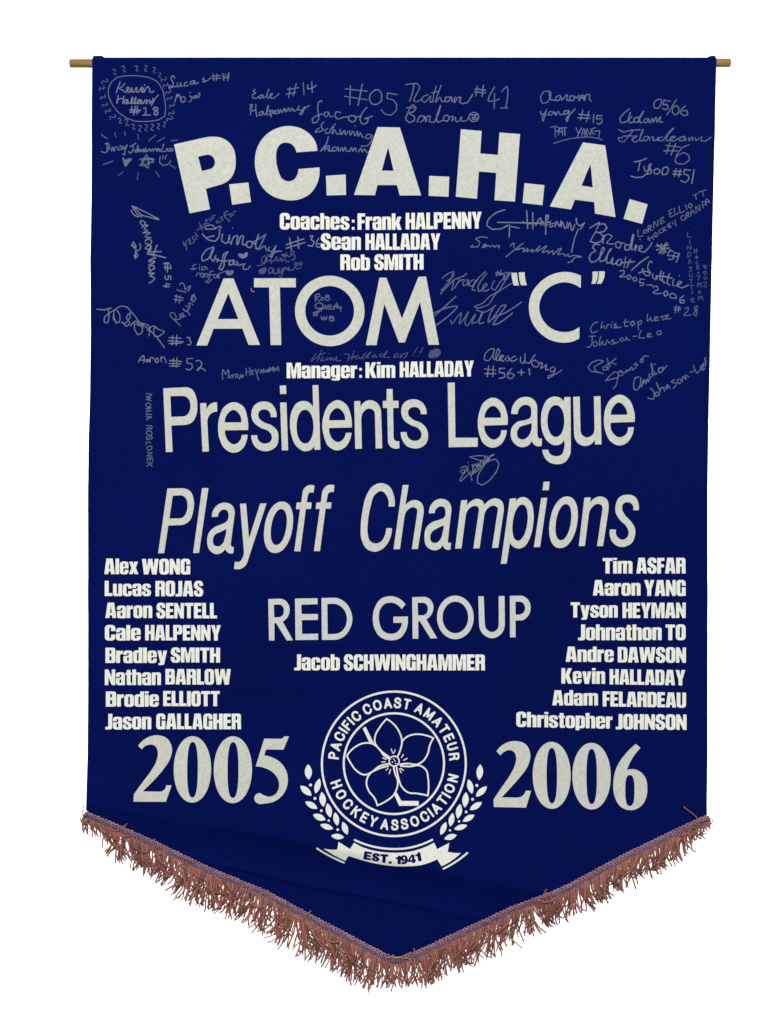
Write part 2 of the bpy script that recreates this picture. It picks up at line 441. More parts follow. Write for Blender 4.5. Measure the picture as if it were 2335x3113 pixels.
word([
 (Rf, ["44,196 ^140,193 ~195,215 ~224,290 ~208,345 165,385 252,542 200,544 110,397 96,397 96,544 51,544"], ["91,243 ^135,242 ~165,258 ~176,295 ~162,335 ^130,349 94,350"]),
 (Rf, ["269,192 458,189 458,239 322,243 324,322 462,321 461,371 326,372 328,489 463,486 463,538 273,540"], []),
 (Rf, ["491,187 ^600,185 ~680,215 ~735,290 ~750,370 ~728,450 ~680,510 ^600,538 495,539"], ["540,237 ^590,235 ~650,255 ~690,300 ~705,365 ~690,430 ~650,475 ^590,489 543,490"]),
 (Rf, ["1197,240 ~1140,190 ~1070,172 ~990,195 ~940,265 ~922,355 ~935,440 ~980,510 ~1070,543 ~1150,525 ~1200,460 ^1217,380 1217,343 1095,345 1095,396 1166,396 ~1155,440 ~1125,475 ~1070,488 ~1010,465 ~980,405 ~973,355 ~985,280 ~1020,238 ~1075,226 ~1130,245 1164,281"], []),
 (Rf, ["1253,181 ^1350,178 ~1402,198 ~1432,265 ~1415,325 1372,368 1463,526 1408,529 1318,383 1303,384 1305,530 1257,530"], ["1298,228 ^1340,227 ~1375,245 ~1385,280 ~1372,318 ^1340,333 1302,333"]),
 (Rg, [ell(95, 351, 154, 183)], [ell(95, 351, 108, 133)]),
 (Rg, ["288,174 333,173 ^342,395 ~358,450 ~402,474 ~448,450 ^460,390 459,171 508,171 ^511,400 ~488,480 ~405,526 ~320,482 ^294,400"], []),
 (Rg, ["553,170 ^640,168 ~700,195 ~728,265 ~705,340 ^650,376 600,377 602,518 555,519"], ["600,219 ^635,218 ~668,235 ~681,268 ~668,310 ^635,327 601,328"]),
], 'group_lettering', M_PRINTB, 'mid-sized geometric pale capitals, two words above the emblem')
L_, H_, I_, G_ = fr(200, 1000), fr(700, 1000), fr(1200, 1000), fr(1700, 1000)
word([
 (L_, ["820,500 ^1005,490 ~1060,507 ~1098,580 ~1106,650 ~1098,720 ~1060,785 ^990,807 887,812 898,1033 841,1035"], ["880,565 ^985,563 ~1030,585 ~1048,642 ~1036,700 ^990,735 886,739"]),
 (L_, ["1129,625 1181,622 1184,680 ~1215,632 1271,616 1274,694 ~1212,720 ^1190,790 1203,1030 1149,1032"], []),
 (L_, ["1533,850 ~1526,740 ~1490,650 ~1410,616 ~1335,652 ~1292,740 ~1280,825 ~1295,930 ~1340,1010 ~1415,1041 ~1485,1008 ~1518,950 1529,889 1479,891 ~1465,938 ~1415,970 ~1365,940 ~1346,905 1338,852"], ["1337,787 ~1355,720 ~1410,681 ~1458,714 1476,785"]),
 (H_, ["391,742 341,742 ~328,695 ~285,676 ~242,698 ~238,740 ~275,780 ~350,812 ~398,862 ~406,920 ~388,985 ~340,1020 ~290,1028 ~220,1000 ~185,945 177,894 228,893 ~245,945 ~295,964 ~340,945 ~350,900 ~326,862 ~255,830 ~195,780 ~178,710 ~202,645 ~280,610 ~350,632 ~384,685"], []),
 (H_, ["417,477 469,475 472,547 420,548", "420,619 473,619 487,1020 434,1021"], []),
 (H_, ["692,473 741,472 758,1015 708,1016 706,980 ~680,1015 ~630,1028 ~560,990 ~514,890 ~503,780 ~522,680 ~568,618 ~625,606 ~668,622 697,660"], [ell(629, 821, 71, 142, 2.1)]),
 (H_, ["1022,828 ~1012,720 ~975,635 ~900,598 ~830,635 ~787,720 ~773,805 ~787,900 ~828,988 ~900,1021 ~970,990 ~1005,935 1019,872 971,873 ~955,920 ~905,951 ~860,925 ~838,885 831,832"], ["831,769 ~848,703 ~900,665 ~947,697 966,767"]),
 (H_, ["1042,607 1093,605 1094,655 ~1130,612 ~1175,598 ~1238,625 ^1268,700 1278,1003 1223,1005 ^1217,740 ~1205,685 ~1165,668 ~1118,700 ^1101,770 1107,1006 1051,1008"], []),
 (H_, ["1315,504 1365,504 1367,603 1415,603 1416,663 1369,663 ^1373,900 ~1383,936 1421,942 1422,1001 ~1370,1003 ~1335,975 ^1325,920 1320,664 1283,664 1283,604 1315,603"], []),
 (I_, ["269,715 219,716 ~205,670 ~165,655 ~120,675 ~115,720 ~148,757 ~225,792 ~270,842 ~281,895 ~265,960 ~220,996 ~165,1004 ~100,982 ~62,928 50,867 101,866 ~120,920 ~170,941 ~215,922 ~225,875 ~202,838 ~135,808 ~76,762 ~55,700 ~78,622 ~155,590 ~220,608 ~258,655"], []),
 (I_, ["446,451 505,449 511,914 699,914 698,990 455,994"], []),
 (I_, ["949,806 ~942,700 ~902,615 ~825,577 ~755,612 ~712,700 ~699,790 ~713,890 ~755,970 ~828,998 ~895,967 ~930,910 943,851 894,852 ~880,905 ~830,930 ~782,900 ~762,865 753,812"], ["756,747 ~772,686 ~825,646 ~874,678 894,746"]),
 (I_, ["1034,716 980,714 ~1000,632 ~1045,585 ~1100,571 ~1160,588 ^1197,660 ^1199,890 ~1208,916 1237,921 1235,982 ~1188,983 1153,940 ~1120,980 ~1068,994 ~1008,965 ~975,885 ~990,820 ~1035,780 ~1100,765 ~1140,745 ~1147,700 ~1140,655 ~1100,637 ~1052,662"], ["1149,792 ~1105,806 ~1050,826 ~1028,870 ~1038,915 ~1075,930 ~1120,905 ~1145,860"]),
 (I_, ["1424,574 1477,572 ^1480,980 ~1465,1075 ~1420,1125 ~1360,1137 ~1290,1115 ~1252,1065 1240,1016 1289,1015 ~1310,1055 ~1355,1070 ~1400,1058 ~1422,1010 1423,935 ~1390,970 ~1345,978 ~1285,945 ~1240,860 ~1229,770 ~1242,670 ~1285,592 ~1350,568 ~1390,580 1422,612"], [ell(1354, 774, 71, 134, 2.1)]),
 (G_, ["117,572 172,569 ^178,850 ~195,895 ~230,912 ~275,895 ^296,840 291,567 346,565 354,971 300,972 298,930 ~265,970 ~215,984 ~155,958 ^124,880"], []),
 (G_, ["632,782 ~622,670 ~582,590 ~505,553 ~435,588 ~388,670 ~375,760 ~390,870 ~430,945 ~500,980 ~570,955 ~610,895 625,826 576,828 ~560,885 ~500,911 ~452,878 432,789"], ["432,723 ~450,660 ~500,619 ~550,655 571,722"]),
], 'league_lettering', M_PRINT, 'line of tall condensed upright off-white letters across the middle')
Pa, Pb, Pc = fr(450, 1400), fr(1000, 1400), fr(1450, 1400)
word([
 (Pa, ["162,235 ^285,233 ~350,255 ~385,345 ~378,430 ~345,510 ^270,543 169,547 135,779 84,780"], ["207,296 ^275,292 ~315,315 ~331,375 ~320,440 ~290,480 ^255,487 178,488"]),
 (Pa, ["454,231 508,231 429,776 379,778"], []),
 (Pa, ["587,472 537,474 ~555,405 ~600,364 ~650,354 ~705,375 ~730,440 ^725,480 ^697,695 ~703,722 723,727 718,778 ~680,778 650,742 ~620,775 ~575,787 ~520,755 ~497,675 ~515,602 ~560,560 ~620,535 ~665,508 ~678,455 ~665,420 ~635,412 ~600,435"], ["660,575 ~610,600 ~562,625 ~545,675 ~558,712 ~590,722 ~630,695 ~649,645"]),
 (Pa, ["774,363 825,361 850,655 944,361 998,359 ^850,810 ~820,883 ~770,913 723,908 732,848 ~770,850 ~795,818 808,770"], []),
 (Pa, [ell(1098, 561, 118, 216, 2.15, .137)], [ell(1100, 559, 64, 151, 2.15, .137)]),
 (Pa, ["1230,763 1281,763 1327,407 1371,407 1376,352 1333,352 ^1343,300 ~1352,275 ~1372,268 1392,270 1400,212 ~1340,212 ~1307,245 ^1296,300 1288,353 1250,353 1244,409 1279,409"], []),
 (Pa, ["1395,761 1446,761 1493,404 1538,404 1543,352 1499,352 ^1509,300 ~1520,272 ~1542,265 1561,266 1568,208 ~1507,210 ~1472,246 ^1460,300 1453,352 1416,353 1410,408 1445,406"], []),
 (Pb, ["552,387 500,387 ~490,305 ~440,257 ~388,285 ~352,380 ~328,510 ~326,610 ~345,675 ~390,697 ~440,680 ~468,635 482,568 530,569 ~502,680 ~450,743 ~385,766 ~318,742 ~275,665 ~268,550 ~285,410 ~320,283 ~370,215 ~440,190 ~502,212 ~543,285"], []),
 (Pb, ["620,206 670,205 643,378 ~680,343 ~725,332 ~780,360 ~797,430 ^790,480 748,743 697,744 ^741,450 ~737,405 ~705,392 ~658,420 ^632,490 597,745 543,746"], []),
 (Pb, ["888,443 841,444 ~860,370 ~905,330 ~950,322 ~1005,345 ~1030,410 ^1026,450 ^1000,672 ~1008,693 1026,688 1023,747 ~985,747 957,708 ~925,745 ~880,754 ~822,722 ~803,640 ~820,562 ~865,520 ~930,498 ~970,478 ~980,430 ~970,395 ~935,385 ~900,410"], ["967,545 ~910,570 ~865,602 ~851,650 ~865,685 ~900,692 ~938,662 ~955,610"]),
 (Pb, ["1112,334 1164,332 1158,382 ~1200,338 ~1245,322 ~1290,340 1308,375 ~1350,333 ~1405,318 ~1455,345 ~1470,410 ^1465,450 1423,733 1371,735 ^1416,440 ~1413,390 ~1385,379 ~1332,405 ^1306,460 1266,738 1214,739 ^1259,435 ~1254,390 ~1228,381 ~1178,405 ^1150,465 1114,739 1061,741"], []),
 (Pc, ["276,320 329,317 324,350 ~355,315 ~395,307 ~450,345 ~475,440 ~470,550 ~440,660 ~395,725 ~355,740 ~310,728 277,690 249,868 200,868"], [ell(362, 522, 62, 152, 2.1, .12)]),
 (Pc, ["560,178 611,178 602,250 551,250", "540,314 590,313 530,727 478,728"], []),
 (Pc, [ell(727, 519, 116, 217, 2.15, .137)], [ell(726, 518, 63, 152, 2.15, .137)]),
 (Pc, ["902,312 955,310 948,360 ~990,315 ~1035,302 ~1088,325 ~1105,395 ^1100,440 1058,718 1008,719 ^1050,430 ~1047,378 ~1020,364 ~968,390 ^938,460 906,718 855,719"], []),
 (Pc, ["1357,418 1309,418 ~1303,370 ~1265,350 ~1226,365 ~1217,402 ~1237,452 ~1290,510 ~1325,570 ~1325,630 ~1300,690 ~1250,721 ~1210,726 ~1150,700 ~1118,645 1115,579 1167,580 ~1175,638 ~1215,665 ~1258,648 ~1272,600 ~1252,552 ~1200,500 ~1165,440 ~1165,370 ~1195,310 ~1265,287 ~1325,305 ~1354,360"], []),
], 'champions_lettering', M_PRINT, 'line of tall slanted condensed off-white letters')
Ya, Yb = fr(350, 2150), fr(1400, 2150)
word([
 (Ya, ["197,321 ~265,258 ~355,234 ~440,262 ~482,350 ~465,430 ~400,530 ~310,630 236,701 ^385,703 ~415,690 435,650 480,650 433,787 160,787 165,722 ~240,620 ~300,540 ~352,445 ~362,372 ~338,322 ~300,311 ~262,320 228,352"], []),
 (Ya, [ell(654, 517, 157, 276, 2.05)], [ell(655, 520, 45, 231, 2.5)]), (Ya, [ell(993, 520, 160, 278, 2.05)], [ell(994, 523, 46, 232, 2.5)]),
 (Ya, ["1255,262 1393,264 ~1410,258 1420,244 1463,243 1416,354 1270,352 1255,402 ~1330,422 ~1405,475 ~1447,550 ~1452,635 ~1412,730 ~1340,785 ~1265,801 ~1200,800 ~1176,775 ~1182,732 ~1215,715 ~1250,732 ~1300,745 ~1350,725 ~1379,670 ~1374,605 ~1330,545 ~1265,508 1184,493"], []),
], 'year_lettering', M_PRINT, 'large serif year left of the emblem')
word([
 (Yb, ["303,373 ~372,308 ~465,286 ~550,315 ~588,400 ~570,488 ~500,590 ~420,680 346,758 ^475,760 ~520,747 549,703 594,703 551,843 280,838 278,776 ~350,670 ~410,585 ~458,490 ~469,425 ~447,374 ~405,362 ~370,375 338,407"], []),
 (Yb, [ell(767, 572, 159, 280, 2.05)], [ell(768, 575, 44, 232, 2.5)]), (Yb, [ell(1101, 578, 161, 279, 2.05)], [ell(1102, 581, 44, 231, 2.5)]),
 (Yb, ["1474,308 ~1380,400 ~1310,510 ~1283,650 ~1297,755 ~1350,838 ~1425,864 ~1508,837 ~1558,765 ~1570,690 ~1553,592 ~1510,542 ~1450,520 1398,528 ~1440,435 1513,341"], [ell(1423, 699, 39, 130, 2.7)]),
], 'year_lettering', M_PRINT, 'large serif year right of the emblem')

# ------------------------------------------------------------------ heavy condensed alphabet for the name lists (cap height 100, y up)
def RR(x0, y0, x1, y1, r, which='abcd'):
    """rounded box; which corners are round: a top left, b top right, c bottom right, d bottom left"""
    def arc(cx, cy, a0, on, px, py):
        if not on: return [(px, py)]
        return [(cx + r * math.cos(math.radians(a0 - 15 * k)), cy + r * math.sin(math.radians(a0 - 15 * k))) for k in range(7)]
    return np.array(arc(x0 + r, y1 - r, 180, 'a' in which, x0, y1) + arc(x1 - r, y1 - r, 90, 'b' in which, x1, y1)
                    + arc(x1 - r, y0 + r, 0, 'c' in which, x1, y0) + arc(x0 + r, y0 + r, -90, 'd' in which, x0, y0))
def R(x0, y0, x1, y1): return np.array([(x0, y1), (x1, y1), (x1, y0), (x0, y0)])
SP = "54,68 33,68 ^33,78 ~27.5,85 ~22,77 ~25,67 ~44,53 ~55,38 ~55,18 ~46,2 ~28,-1.5 ~9,3 ~0,20 0,37 21,37 ^21,22 ~27.5,15 ~34,23 ~30,35 ~12,47 ~1,60 ~1,80 ~10,97 ~28,101.5 ~46,97 ~54,82"
def sparr():
    q = [(x * 8, y * 8, f) for x, y, f in parse(SP)]; return spline(q, True) / 8
SG = sparr()
def pp(s): return spline([(x * 8, y * 8, f) for x, y, f in parse(s)], True) / 8
n_add = [R(0, 0, 21.5, 80), RR(12, 0, 53, 81, 14, 'b')]
n_sub = [RR(21.5, -10, 31.5, 66, 4, 'ab'), pp("21.5,84 27,84 21.5,72")]
def flip(L, w_, h_): return [np.stack([w_ - q[:, 0], h_ - q[:, 1]], -1) for q in L]
def mirx(L, w_): return [np.stack([w_ - q[:, 0], q[:, 1]], -1) for q in L]
IMP = {
 'A': (64, [pp("13,100 51,100 64,0 40.5,0 39,18 25.5,18 24,0 0,0")], [pp("32,82 26.8,34 37.4,34")]),
 'B': (58, [RR(0, 47, 56.5, 100, 14, 'b'), RR(0, 0, 58, 53, 14, 'c')], [RR(23, 60, 34, 84, 4, 'bc'), RR(23, 16, 35, 43, 4, 'bc')]),
 'C': (57, [RR(0, -1, 57, 101, 21)], [RR(23, 16, 34, 84, 5.4), R(28, 38, 60, 61)]),
 'D': (58, [RR(0, 0, 58, 100, 19, 'bc')], [RR(23, 17, 35, 83, 5, 'bc')]),
 'E': (48, [R(0, 0, 23, 100), R(0, 81, 47, 100), R(0, 41, 44, 60), R(0, 0, 48, 19)], []),
 'F': (44, [R(0, 0, 23, 100), R(0, 81, 44, 100), R(0, 40, 41, 59)], []),
 'G': (58, [RR(0, -1, 57, 101, 21), R(45, 0, 57, 30)], [RR(23, 16, 34, 84, 5.4), R(28, 55, 60, 64), R(23, 38, 29, 60)]),
 'H': (59, [R(0, 0, 23, 100), R(36, 0, 59, 100), R(20, 41, 39, 60)], []),
 'I': (23, [R(0, 0, 23, 100)], []),
 'J': (40, [pp("17,100 40,100 ^40,22 ~36,3 ~20,-1 0,0 0,17 ~14,17 ^17,24")], []),
 'K': (64, [R(0, 0, 23, 100), pp("22,52 39,100 63,100 46,55 64,0 40,0 22,48")], []),
 'L': (44, [R(0, 0, 23, 100), R(0, 0, 44, 19)], []),
 'M': (82, [R(0, 0, 21, 100), R(61, 0, 82, 100), pp("0,100 29,100 41,45 53,100 82,100 82,88 50,0 32,0 0,88")], [R(21, -2, 25, 72), R(57, -2, 61, 72), pp("25,-2 31.5,-2 25,45"), pp("57,-2 50.5,-2 57,45")]),
 'N': (60, [R(0, 0, 20, 100), R(40, 0, 60, 100), pp("0,100 20,100 60,0 40,0")], []),
 'O': (57, [RR(0, -1, 57, 101, 21)], [RR(23, 16, 34, 84, 5.4)]),
 'P': (58, [R(0, 0, 23, 100), RR(0, 39, 58, 100, 17, 'bc')], [RR(23, 57, 35, 84, 5, 'bc')]),
 'R': (58, [R(0, 0, 23, 100), RR(0, 44, 57, 100, 15, 'b'), pp("22,58 52,60 ~50,50 ^57,40 58,0 35,0 ^35,38 ~31,44 22,45")], [RR(23, 60, 34.5, 84, 4, 'bc'), pp("60,55 60,46 53,51.5")]),
 'S': (55, [SG], []),
 'T': (55, [R(0, 81, 55, 100), R(16, 0, 39, 100)], []),
 'U': (58, [RR(0, -1, 58, 100, 20, 'cd')], [RR(23, 15, 35, 110, 5.5, 'cd')]),
 'W': (98, [pp("0,100 23,100 30,42 37,100 61,100 68,42 75,100 98,100 86,0 60,0 49,55 38,0 12,0")], []),
 'Y': (62, [pp("0,100 24,100 31,60 38,100 62,100 43,37 43,0 19,0 19,37")], []),
 'a': (52, [RR(0, -1, 52, 81, 16, 'abd'), R(31, 0, 52, 30)], [RR(21, 49, 31, 67, 4), RR(20.5, 13, 31, 37, 4, 'ad'), R(-2, 45, 24, 53)]),
 'b': (53, [R(0, 0, 21.5, 100), RR(0, -1, 53, 81, 16, 'bc')], [RR(21.5, 13, 31.5, 67, 4.5)]),
 'c': (52, [RR(0, -1, 52, 81, 18)], [RR(21, 13, 31, 67, 4.9), R(26, 32, 54, 49)]),
 'e': (53, [RR(0, -1, 53, 81, 18)], [RR(21.5, 47, 31.5, 67, 4.5, 'ab'), RR(21.5, 13, 31.5, 37, 4.5, 'cd'), R(27, 28, 55, 37)]),
 'g': (53, [RR(0, 4, 53, 81, 16, 'ad'), R(31.5, 0, 53, 80), pp("31.5,10 53,10 ^53,-3 ~46,-14 ~28,-16 ~8,-14 1,-4 22,-4 ~31,0")], [RR(21.5, 18, 31.5, 67, 4.5)]),
 'h': (53, [R(0, 0, 21.5, 100), RR(12, 0, 53, 81, 14, 'b')], n_sub),
 'i': (21.5, [R(0, 0, 21.5, 80), R(0, 87, 21.5, 101)], []),
 'k': (56, [R(0, 0, 21.5, 100), pp("21,40 34,80 56,80 43,44 57,0 34,0 21,36")], []),
 'l': (21.5, [R(0, 0, 21.5, 100)], []),
 'm': (84, [R(0, 0, 21.5, 80), RR(12, 0, 52.5, 81, 14, 'b'), RR(40, 0, 84, 81, 14, 'b')], n_sub + [RR(52.5, -10, 62.5, 66, 4, 'ab'), pp("52.5,84 58,84 53,72")]),
 'n': (53, n_add, n_sub),
 'o': (53, [RR(0, -1, 53, 81, 18)], [RR(21.5, 13, 31.5, 67, 4.9)]),
 'p': (53, [R(0, -14, 21.5, 80), RR(0, -1, 53, 81, 16, 'bc')], [RR(21.5, 13, 31.5, 67, 4.5)]),
 'r': (37, [R(0, 0, 21.5, 80), pp("21,68 ~26,78 37,81 37,57 ~26,57 21,48")], []),
 's': (50, [np.stack([SG[:, 0] * .92, SG[:, 1] * .8], -1)], []),
 't': (35, [R(7, 12, 28, 97), R(0, 66, 35, 80), RR(7, 0, 35, 16, 7, 'd')], []),
 'u': (53, flip(n_add, 53, 80), flip(n_sub, 53, 80)),
 'v': (54, [pp("0,80 22,80 27,32 32,80 54,80 40,0 14,0")], []),
 'x': (55, [pp("0,80 23,80 27.5,60 32,80 54,80 40,41 56,0 33,0 27.5,20 22,0 -1,0 14,41")], []),
 'y': (55, [pp("0,80 22,80 28,34 33,80 55,80 40,0 ~37,-11 ~28,-14 6,-14 6,-1 ~14,-1 ^17,4 14,14")], []),
 ':': (16, [R(0, 0, 16, 17), R(0, 45, 16, 62)], []),
}
IMP['d'] = (53, mirx(IMP['b'][1], 53), mirx(IMP['b'][2], 53))
def set_word(L, f, text, x0, x1, b0, t0, b1=None, t1=None, gap=4.0):
    """fit the word between x0 and x1 with baseline b0..b1 and capital tops t0..t1 (frame units)"""
    b1 = b0 if b1 is None else b1; t1 = t0 + (b1 - b0) if t1 is None else t1
    W = sum(IMP[c][0] for c in text) + gap * (len(text) - 1); u = 0
    for c in text:
        wd, ad, sb = IMP[c]
        jy = rng.normal(0, .35); 
        def tr(q):
            s_ = (u + q[:, 0]) / W; x = x0 + s_ * (x1 - x0); bb = b0 + s_ * (b1 - b0) + jy; tt = t0 + s_ * (t1 - t0) + jy
            return f(np.stack([x, bb + (tt - bb) * q[:, 1] / 100], -1))
        L.glyph([tr(q) for q in ad], [tr(q) for q in sb]); u += wd + gap
def line(f, words, label, name='name_lettering', h=0.75):
    L = Layer()
    for wd in words: set_word(L, f, *wd)
    return build(L, name, M_NAME, banner, h=h, eps=0.12, label=label)
line(K_, [("Coaches", 418, 1000, 272, 135), (":", 1023, 1045, 272, 137), ("Frank", 1070, 1438, 272, 135), ("HALPENNY", 1475, 2113, 270, 131, 263, 123)], 'bold condensed line of coach names just under the arched title')
line(K_, [("Sean", 763, 1098, 441, 305), ("HALLADAY", 1137, 1765, 441, 305, 439, 304)], 'second bold condensed line under the arched title')
line(K_, [("Rob", 926, 1174, 611, 480), ("SMITH", 1212, 1625, 610, 479, 607, 476)], 'third bold condensed line under the arched title, the shortest')
line(H_, [("Manager", 475, 1066, 415, 285, 411, 281), (":", 1085, 1106, 409, 277), ("Kim", 1137, 1387, 410, 279), ("HALLADAY", 1425, 2048, 406, 275, 398, 265)], 'bold condensed line with the manager name')
line(Rf, [("Jacob", 262, 645, 793, 660), ("SCHWINGHAMMER", 680, 1865, 795, 661, 797, 663)], 'bold condensed name centred above the emblem')
NL = fr(280, 1680)
for i, ws in enumerate([
 [("Alex", 102, 387, 181, 50), ("WONG", 418, 826, 183, 53)], [("Lucas", 106, 492, 365, 237), ("ROJAS", 532, 933, 367, 238)],
 [("Aaron", 112, 505, 550, 421), ("SENTELL", 541, 1051, 552, 423)], [("Cale", 108, 408, 738, 609), ("HALPENNY", 446, 1083, 738, 609)],
 [("Bradley", 113, 630, 927, 799), ("SMITH", 663, 1077, 923, 798)], [("Nathan", 108, 579, 1113, 982), ("BARLOW", 617, 1167, 1108, 978)],
 [("Brodie", 117, 561, 1294, 1167), ("ELLIOTT", 598, 1074, 1290, 1163)]]):
    line(NL, ws, 'bold condensed player name, left list, row %s from the top' % ['one', 'two', 'three', 'four', 'five', 'six', 'seven'][i])
line(Ya, [("Jason", -80, 305, 184, 55), ("GALLAGHER", 347, 1060, 183, 53)], 'bold condensed player name, left list, bottom row')
NR_ = fr(1550, 1680)
for i, ws in enumerate([
 [("Tim", 779, 1028, 175, 45), ("ASFAR", 1061, 1476, 175, 43)], [("Aaron", 697, 1096, 360, 230), ("YANG", 1127, 1478, 363, 230)],
 [("Tyson", 511, 905, 545, 417), ("HEYMAN", 945, 1477, 549, 420)], [("Johnathon", 574, 1275, 735, 603), ("TO", 1308, 1477, 735, 604)],
 [("Andre", 470, 872, 918, 790), ("DAWSON", 906, 1480, 922, 793, 926, 797)], [("Kevin", 434, 800, 1102, 972), ("HALLADAY", 838, 1474, 1107, 979, 1116, 987)],
 [("Adam", 358, 740, 1284, 1157), ("FELARDEAU", 780, 1481, 1292, 1165, 1303, 1177)]]):
    line(NR_, ws, 'bold condensed player name, right list, row %s from the top' % ['one', 'two', 'three', 'four', 'five', 'six', 'seven'][i])
line(Yb, [("Christopher", 470, 1277, 167, 40, 179, 52), ("JOHNSON", 1304, 1900, 184, 57, 191, 62)], 'bold condensed player name, right list, bottom row')

# ------------------------------------------------------------------ rounded stroke capitals (emblem ring, hand capitals)
STK = {
 'A': (62, "2,2 31,94 60,2; 13,30 49,30"), 'C': (66, "~62,68 ~50,90 ~32,95 ~10,80 ~4,48 ~10,18 ~32,2 ~52,8 ~63,30"),
 'E': (52, "50,94 6,94 6,4 51,4; 6,50 46,50"), 'F': (48, "48,94 6,94 6,2; 6,50 42,50"), 'H': (60, "5,2 5,96; 55,2 55,96; 5,50 55,50"),
 'I': (12, "6,2 6,96"), 'K': (60, "6,2 6,96; 56,96 6,42; 24,58 58,2"), 'M': (74, "5,2 5,95 37,14 69,95 69,2"), 'N': (60, "5,2 5,95 55,5 55,96"),
 'O': (70, "~35,95 ~10,80 ~4,49 ~10,18 ~35,3 ~60,18 ~66,49 ~60,80 ~35,95"), 'P': (54, "6,2 6,94 ^34,94 ~51,82 ~51,62 ^34,46 6,46"),
 'R': (58, "6,2 6,94 ^36,94 ~53,84 ~53,64 ^36,50 6,50; ^34,50 ~50,42 ^52,20 56,2"), 'S': (58, "~53,72 ~44,91 ~28,96 ~9,86 ~9,66 ~30,52 ~52,38 ~52,14 ~30,2 ~10,8 ~3,28"),
 'T': (56, "2,94 54,94; 28,94 28,2"), 'U': (60, "5,96 ^5,34 ~12,10 ~30,3 ~48,10 ^55,34 55,96"), 'Y': (58, "2,96 29,46 56,96; 29,46 29,2"),
 'W': (84, "3,96 20,4 42,88 62,4 81,96"), 'L': (48, "6,96 6,4 48,4"), ' ': (34, ""),
}
def stroke_glyph(L, ch, xf, r):
    for s_ in STK[ch][1].split(';'):
        if s_.strip():
            q = spline([(x * 8, y * 8, f) for x, y, f in parse(s_)], False) / 8
            L.stroke(xf(q), r)

EM = fr(900, 2080); ER = fr(900, 2250)
CX, CY = 823, 666.5
L = Layer(); c0 = EM((CX, CY)); L.ring(c0, 596 * K, 613 * K); L.ring(c0, 413 * K, 430 * K)
emblem = build(L, 'emblem', M_NAME, banner, h=0.75, eps=0.06, label='round crest with two concentric rings')
def ring_text(L, text, a0, a1, r_in, r_out, outward):
    ws = [STK[c][0] for c in text]; gap = 16
    cen = []; u = 0
    for x in ws: cen.append(u + x / 2); u += x + gap
    span = cen[-1] - cen[0]
    for ch, w_, c in zip(text, ws, cen):
        a = math.radians(a0 + (a1 - a0) * (c - cen[0]) / span)
        H = r_out - r_in; k = H / 100
        rad = np.array([math.cos(a), -math.sin(a)]); tan = np.array([math.sin(a), math.cos(a)])  # clockwise tangent on screen
        def xf(q, rad=rad, tan=tan, w_=w_):
            if outward: p = rad[None] * (r_in + q[:, 1:2] * k) + tan[None] * ((q[:, 0:1] - w_ / 2) * k * 1.08)
            else: p = rad[None] * (r_out - q[:, 1:2] * k) - tan[None] * ((q[:, 0:1] - w_ / 2) * k * 1.08)
            return EM(np.array([CX, CY]) + p)
        stroke_glyph(L, ch, xf, 8.6 * K)
L = Layer()
ring_text(L, "PACIFIC", 172.4, 128.5, 471, 551, True); ring_text(L, "COAST", 116.2, 77.6, 471, 551, True); ring_text(L, "AMATEUR", 65.0, 6.6, 471, 551, True)
ring_text(L, "HOCKEY", 199.4, 250.2, 471, 551, False); ring_text(L, "ASSOCIATION", 261.4, 346.0, 471, 551, False)
build(L, 'ring_lettering', M_NAME, emblem, h=0.6, eps=0.08, label='capitals running round the crest')
def scurve(s_, tens=1.0): 
    pts = [(x, y, '~' if 0 < i else '') for i, (x, y, f) in enumerate(parse(s_))]
    return spline([(p[0], p[1], '' if i in (0, len(pts) - 1) else '~') for i, p in enumerate(pts)], False, tens)
L = Layer()
for s_, wd in [
 ("762,292 700,368 667,430 663,490 685,530 740,582 782,612", 6.5), ("762,292 825,340 872,410 891,480 878,550 852,612", 6.5),
 ("888,490 925,448 1000,422 1080,428 1155,455", 6.5), ("1155,455 1125,515 1108,585 1070,645 1015,676 945,668 875,676", 6.5),
 ("880,688 960,692 1040,685 1095,725 1110,790 1108,935", 6.5), ("1108,935 1020,918 940,908 888,860 862,790 845,700", 6.5),
 ("822,700 832,750 855,810 852,860 820,930 750,985 684,1016", 6.5), ("684,1016 660,955 612,895 592,825 618,755 690,712 775,690", 6.5),
 ("785,672 700,690 640,735 580,760 505,722 462,665 428,600", 6.5), ("428,600 500,525 575,494 640,500 700,545 740,600 790,630", 6.5),
 ("800,545 812,580", 3.5), ("833,553 822,582", 3.5), ("903,593 886,617", 4), ("933,625 905,640", 4), ("720,655 750,652", 4), ("728,620 758,632", 4),
 ("758,722 772,708", 3.5), ("783,752 795,718", 4), ("870,712 884,745", 4), ("880,708 903,725", 4)]:
    L.stroke(EM(scurve(s_)), wd * K)
q = ell(825, 648, 42, 42, 2, 0, 40); L.stroke(EM(np.concatenate([q, q[:1]])), 5.5 * K)
for x, y in [(832, 645), (810, 655), (838, 668), (822, 630)]: L.stroke(EM(np.array([(x, y)])), 5.5 * K)
build(L, 'flower_outline', M_NAME, emblem, h=0.5, eps=0.08, label='five-petalled flower drawn in line inside the crest')
L = Layer(); L.glyph([EM(path("560,370 586,357 655,500 618,492"))]); build(L, 'hockey_stick_shaft', M_NAME, emblem, h=0.6)
L = Layer(); L.glyph([EM(path("845,905 885,979 1032,981 1030,1019 868,1020 828,935"))]); build(L, 'hockey_stick_blade', M_NAME, emblem, h=0.6)
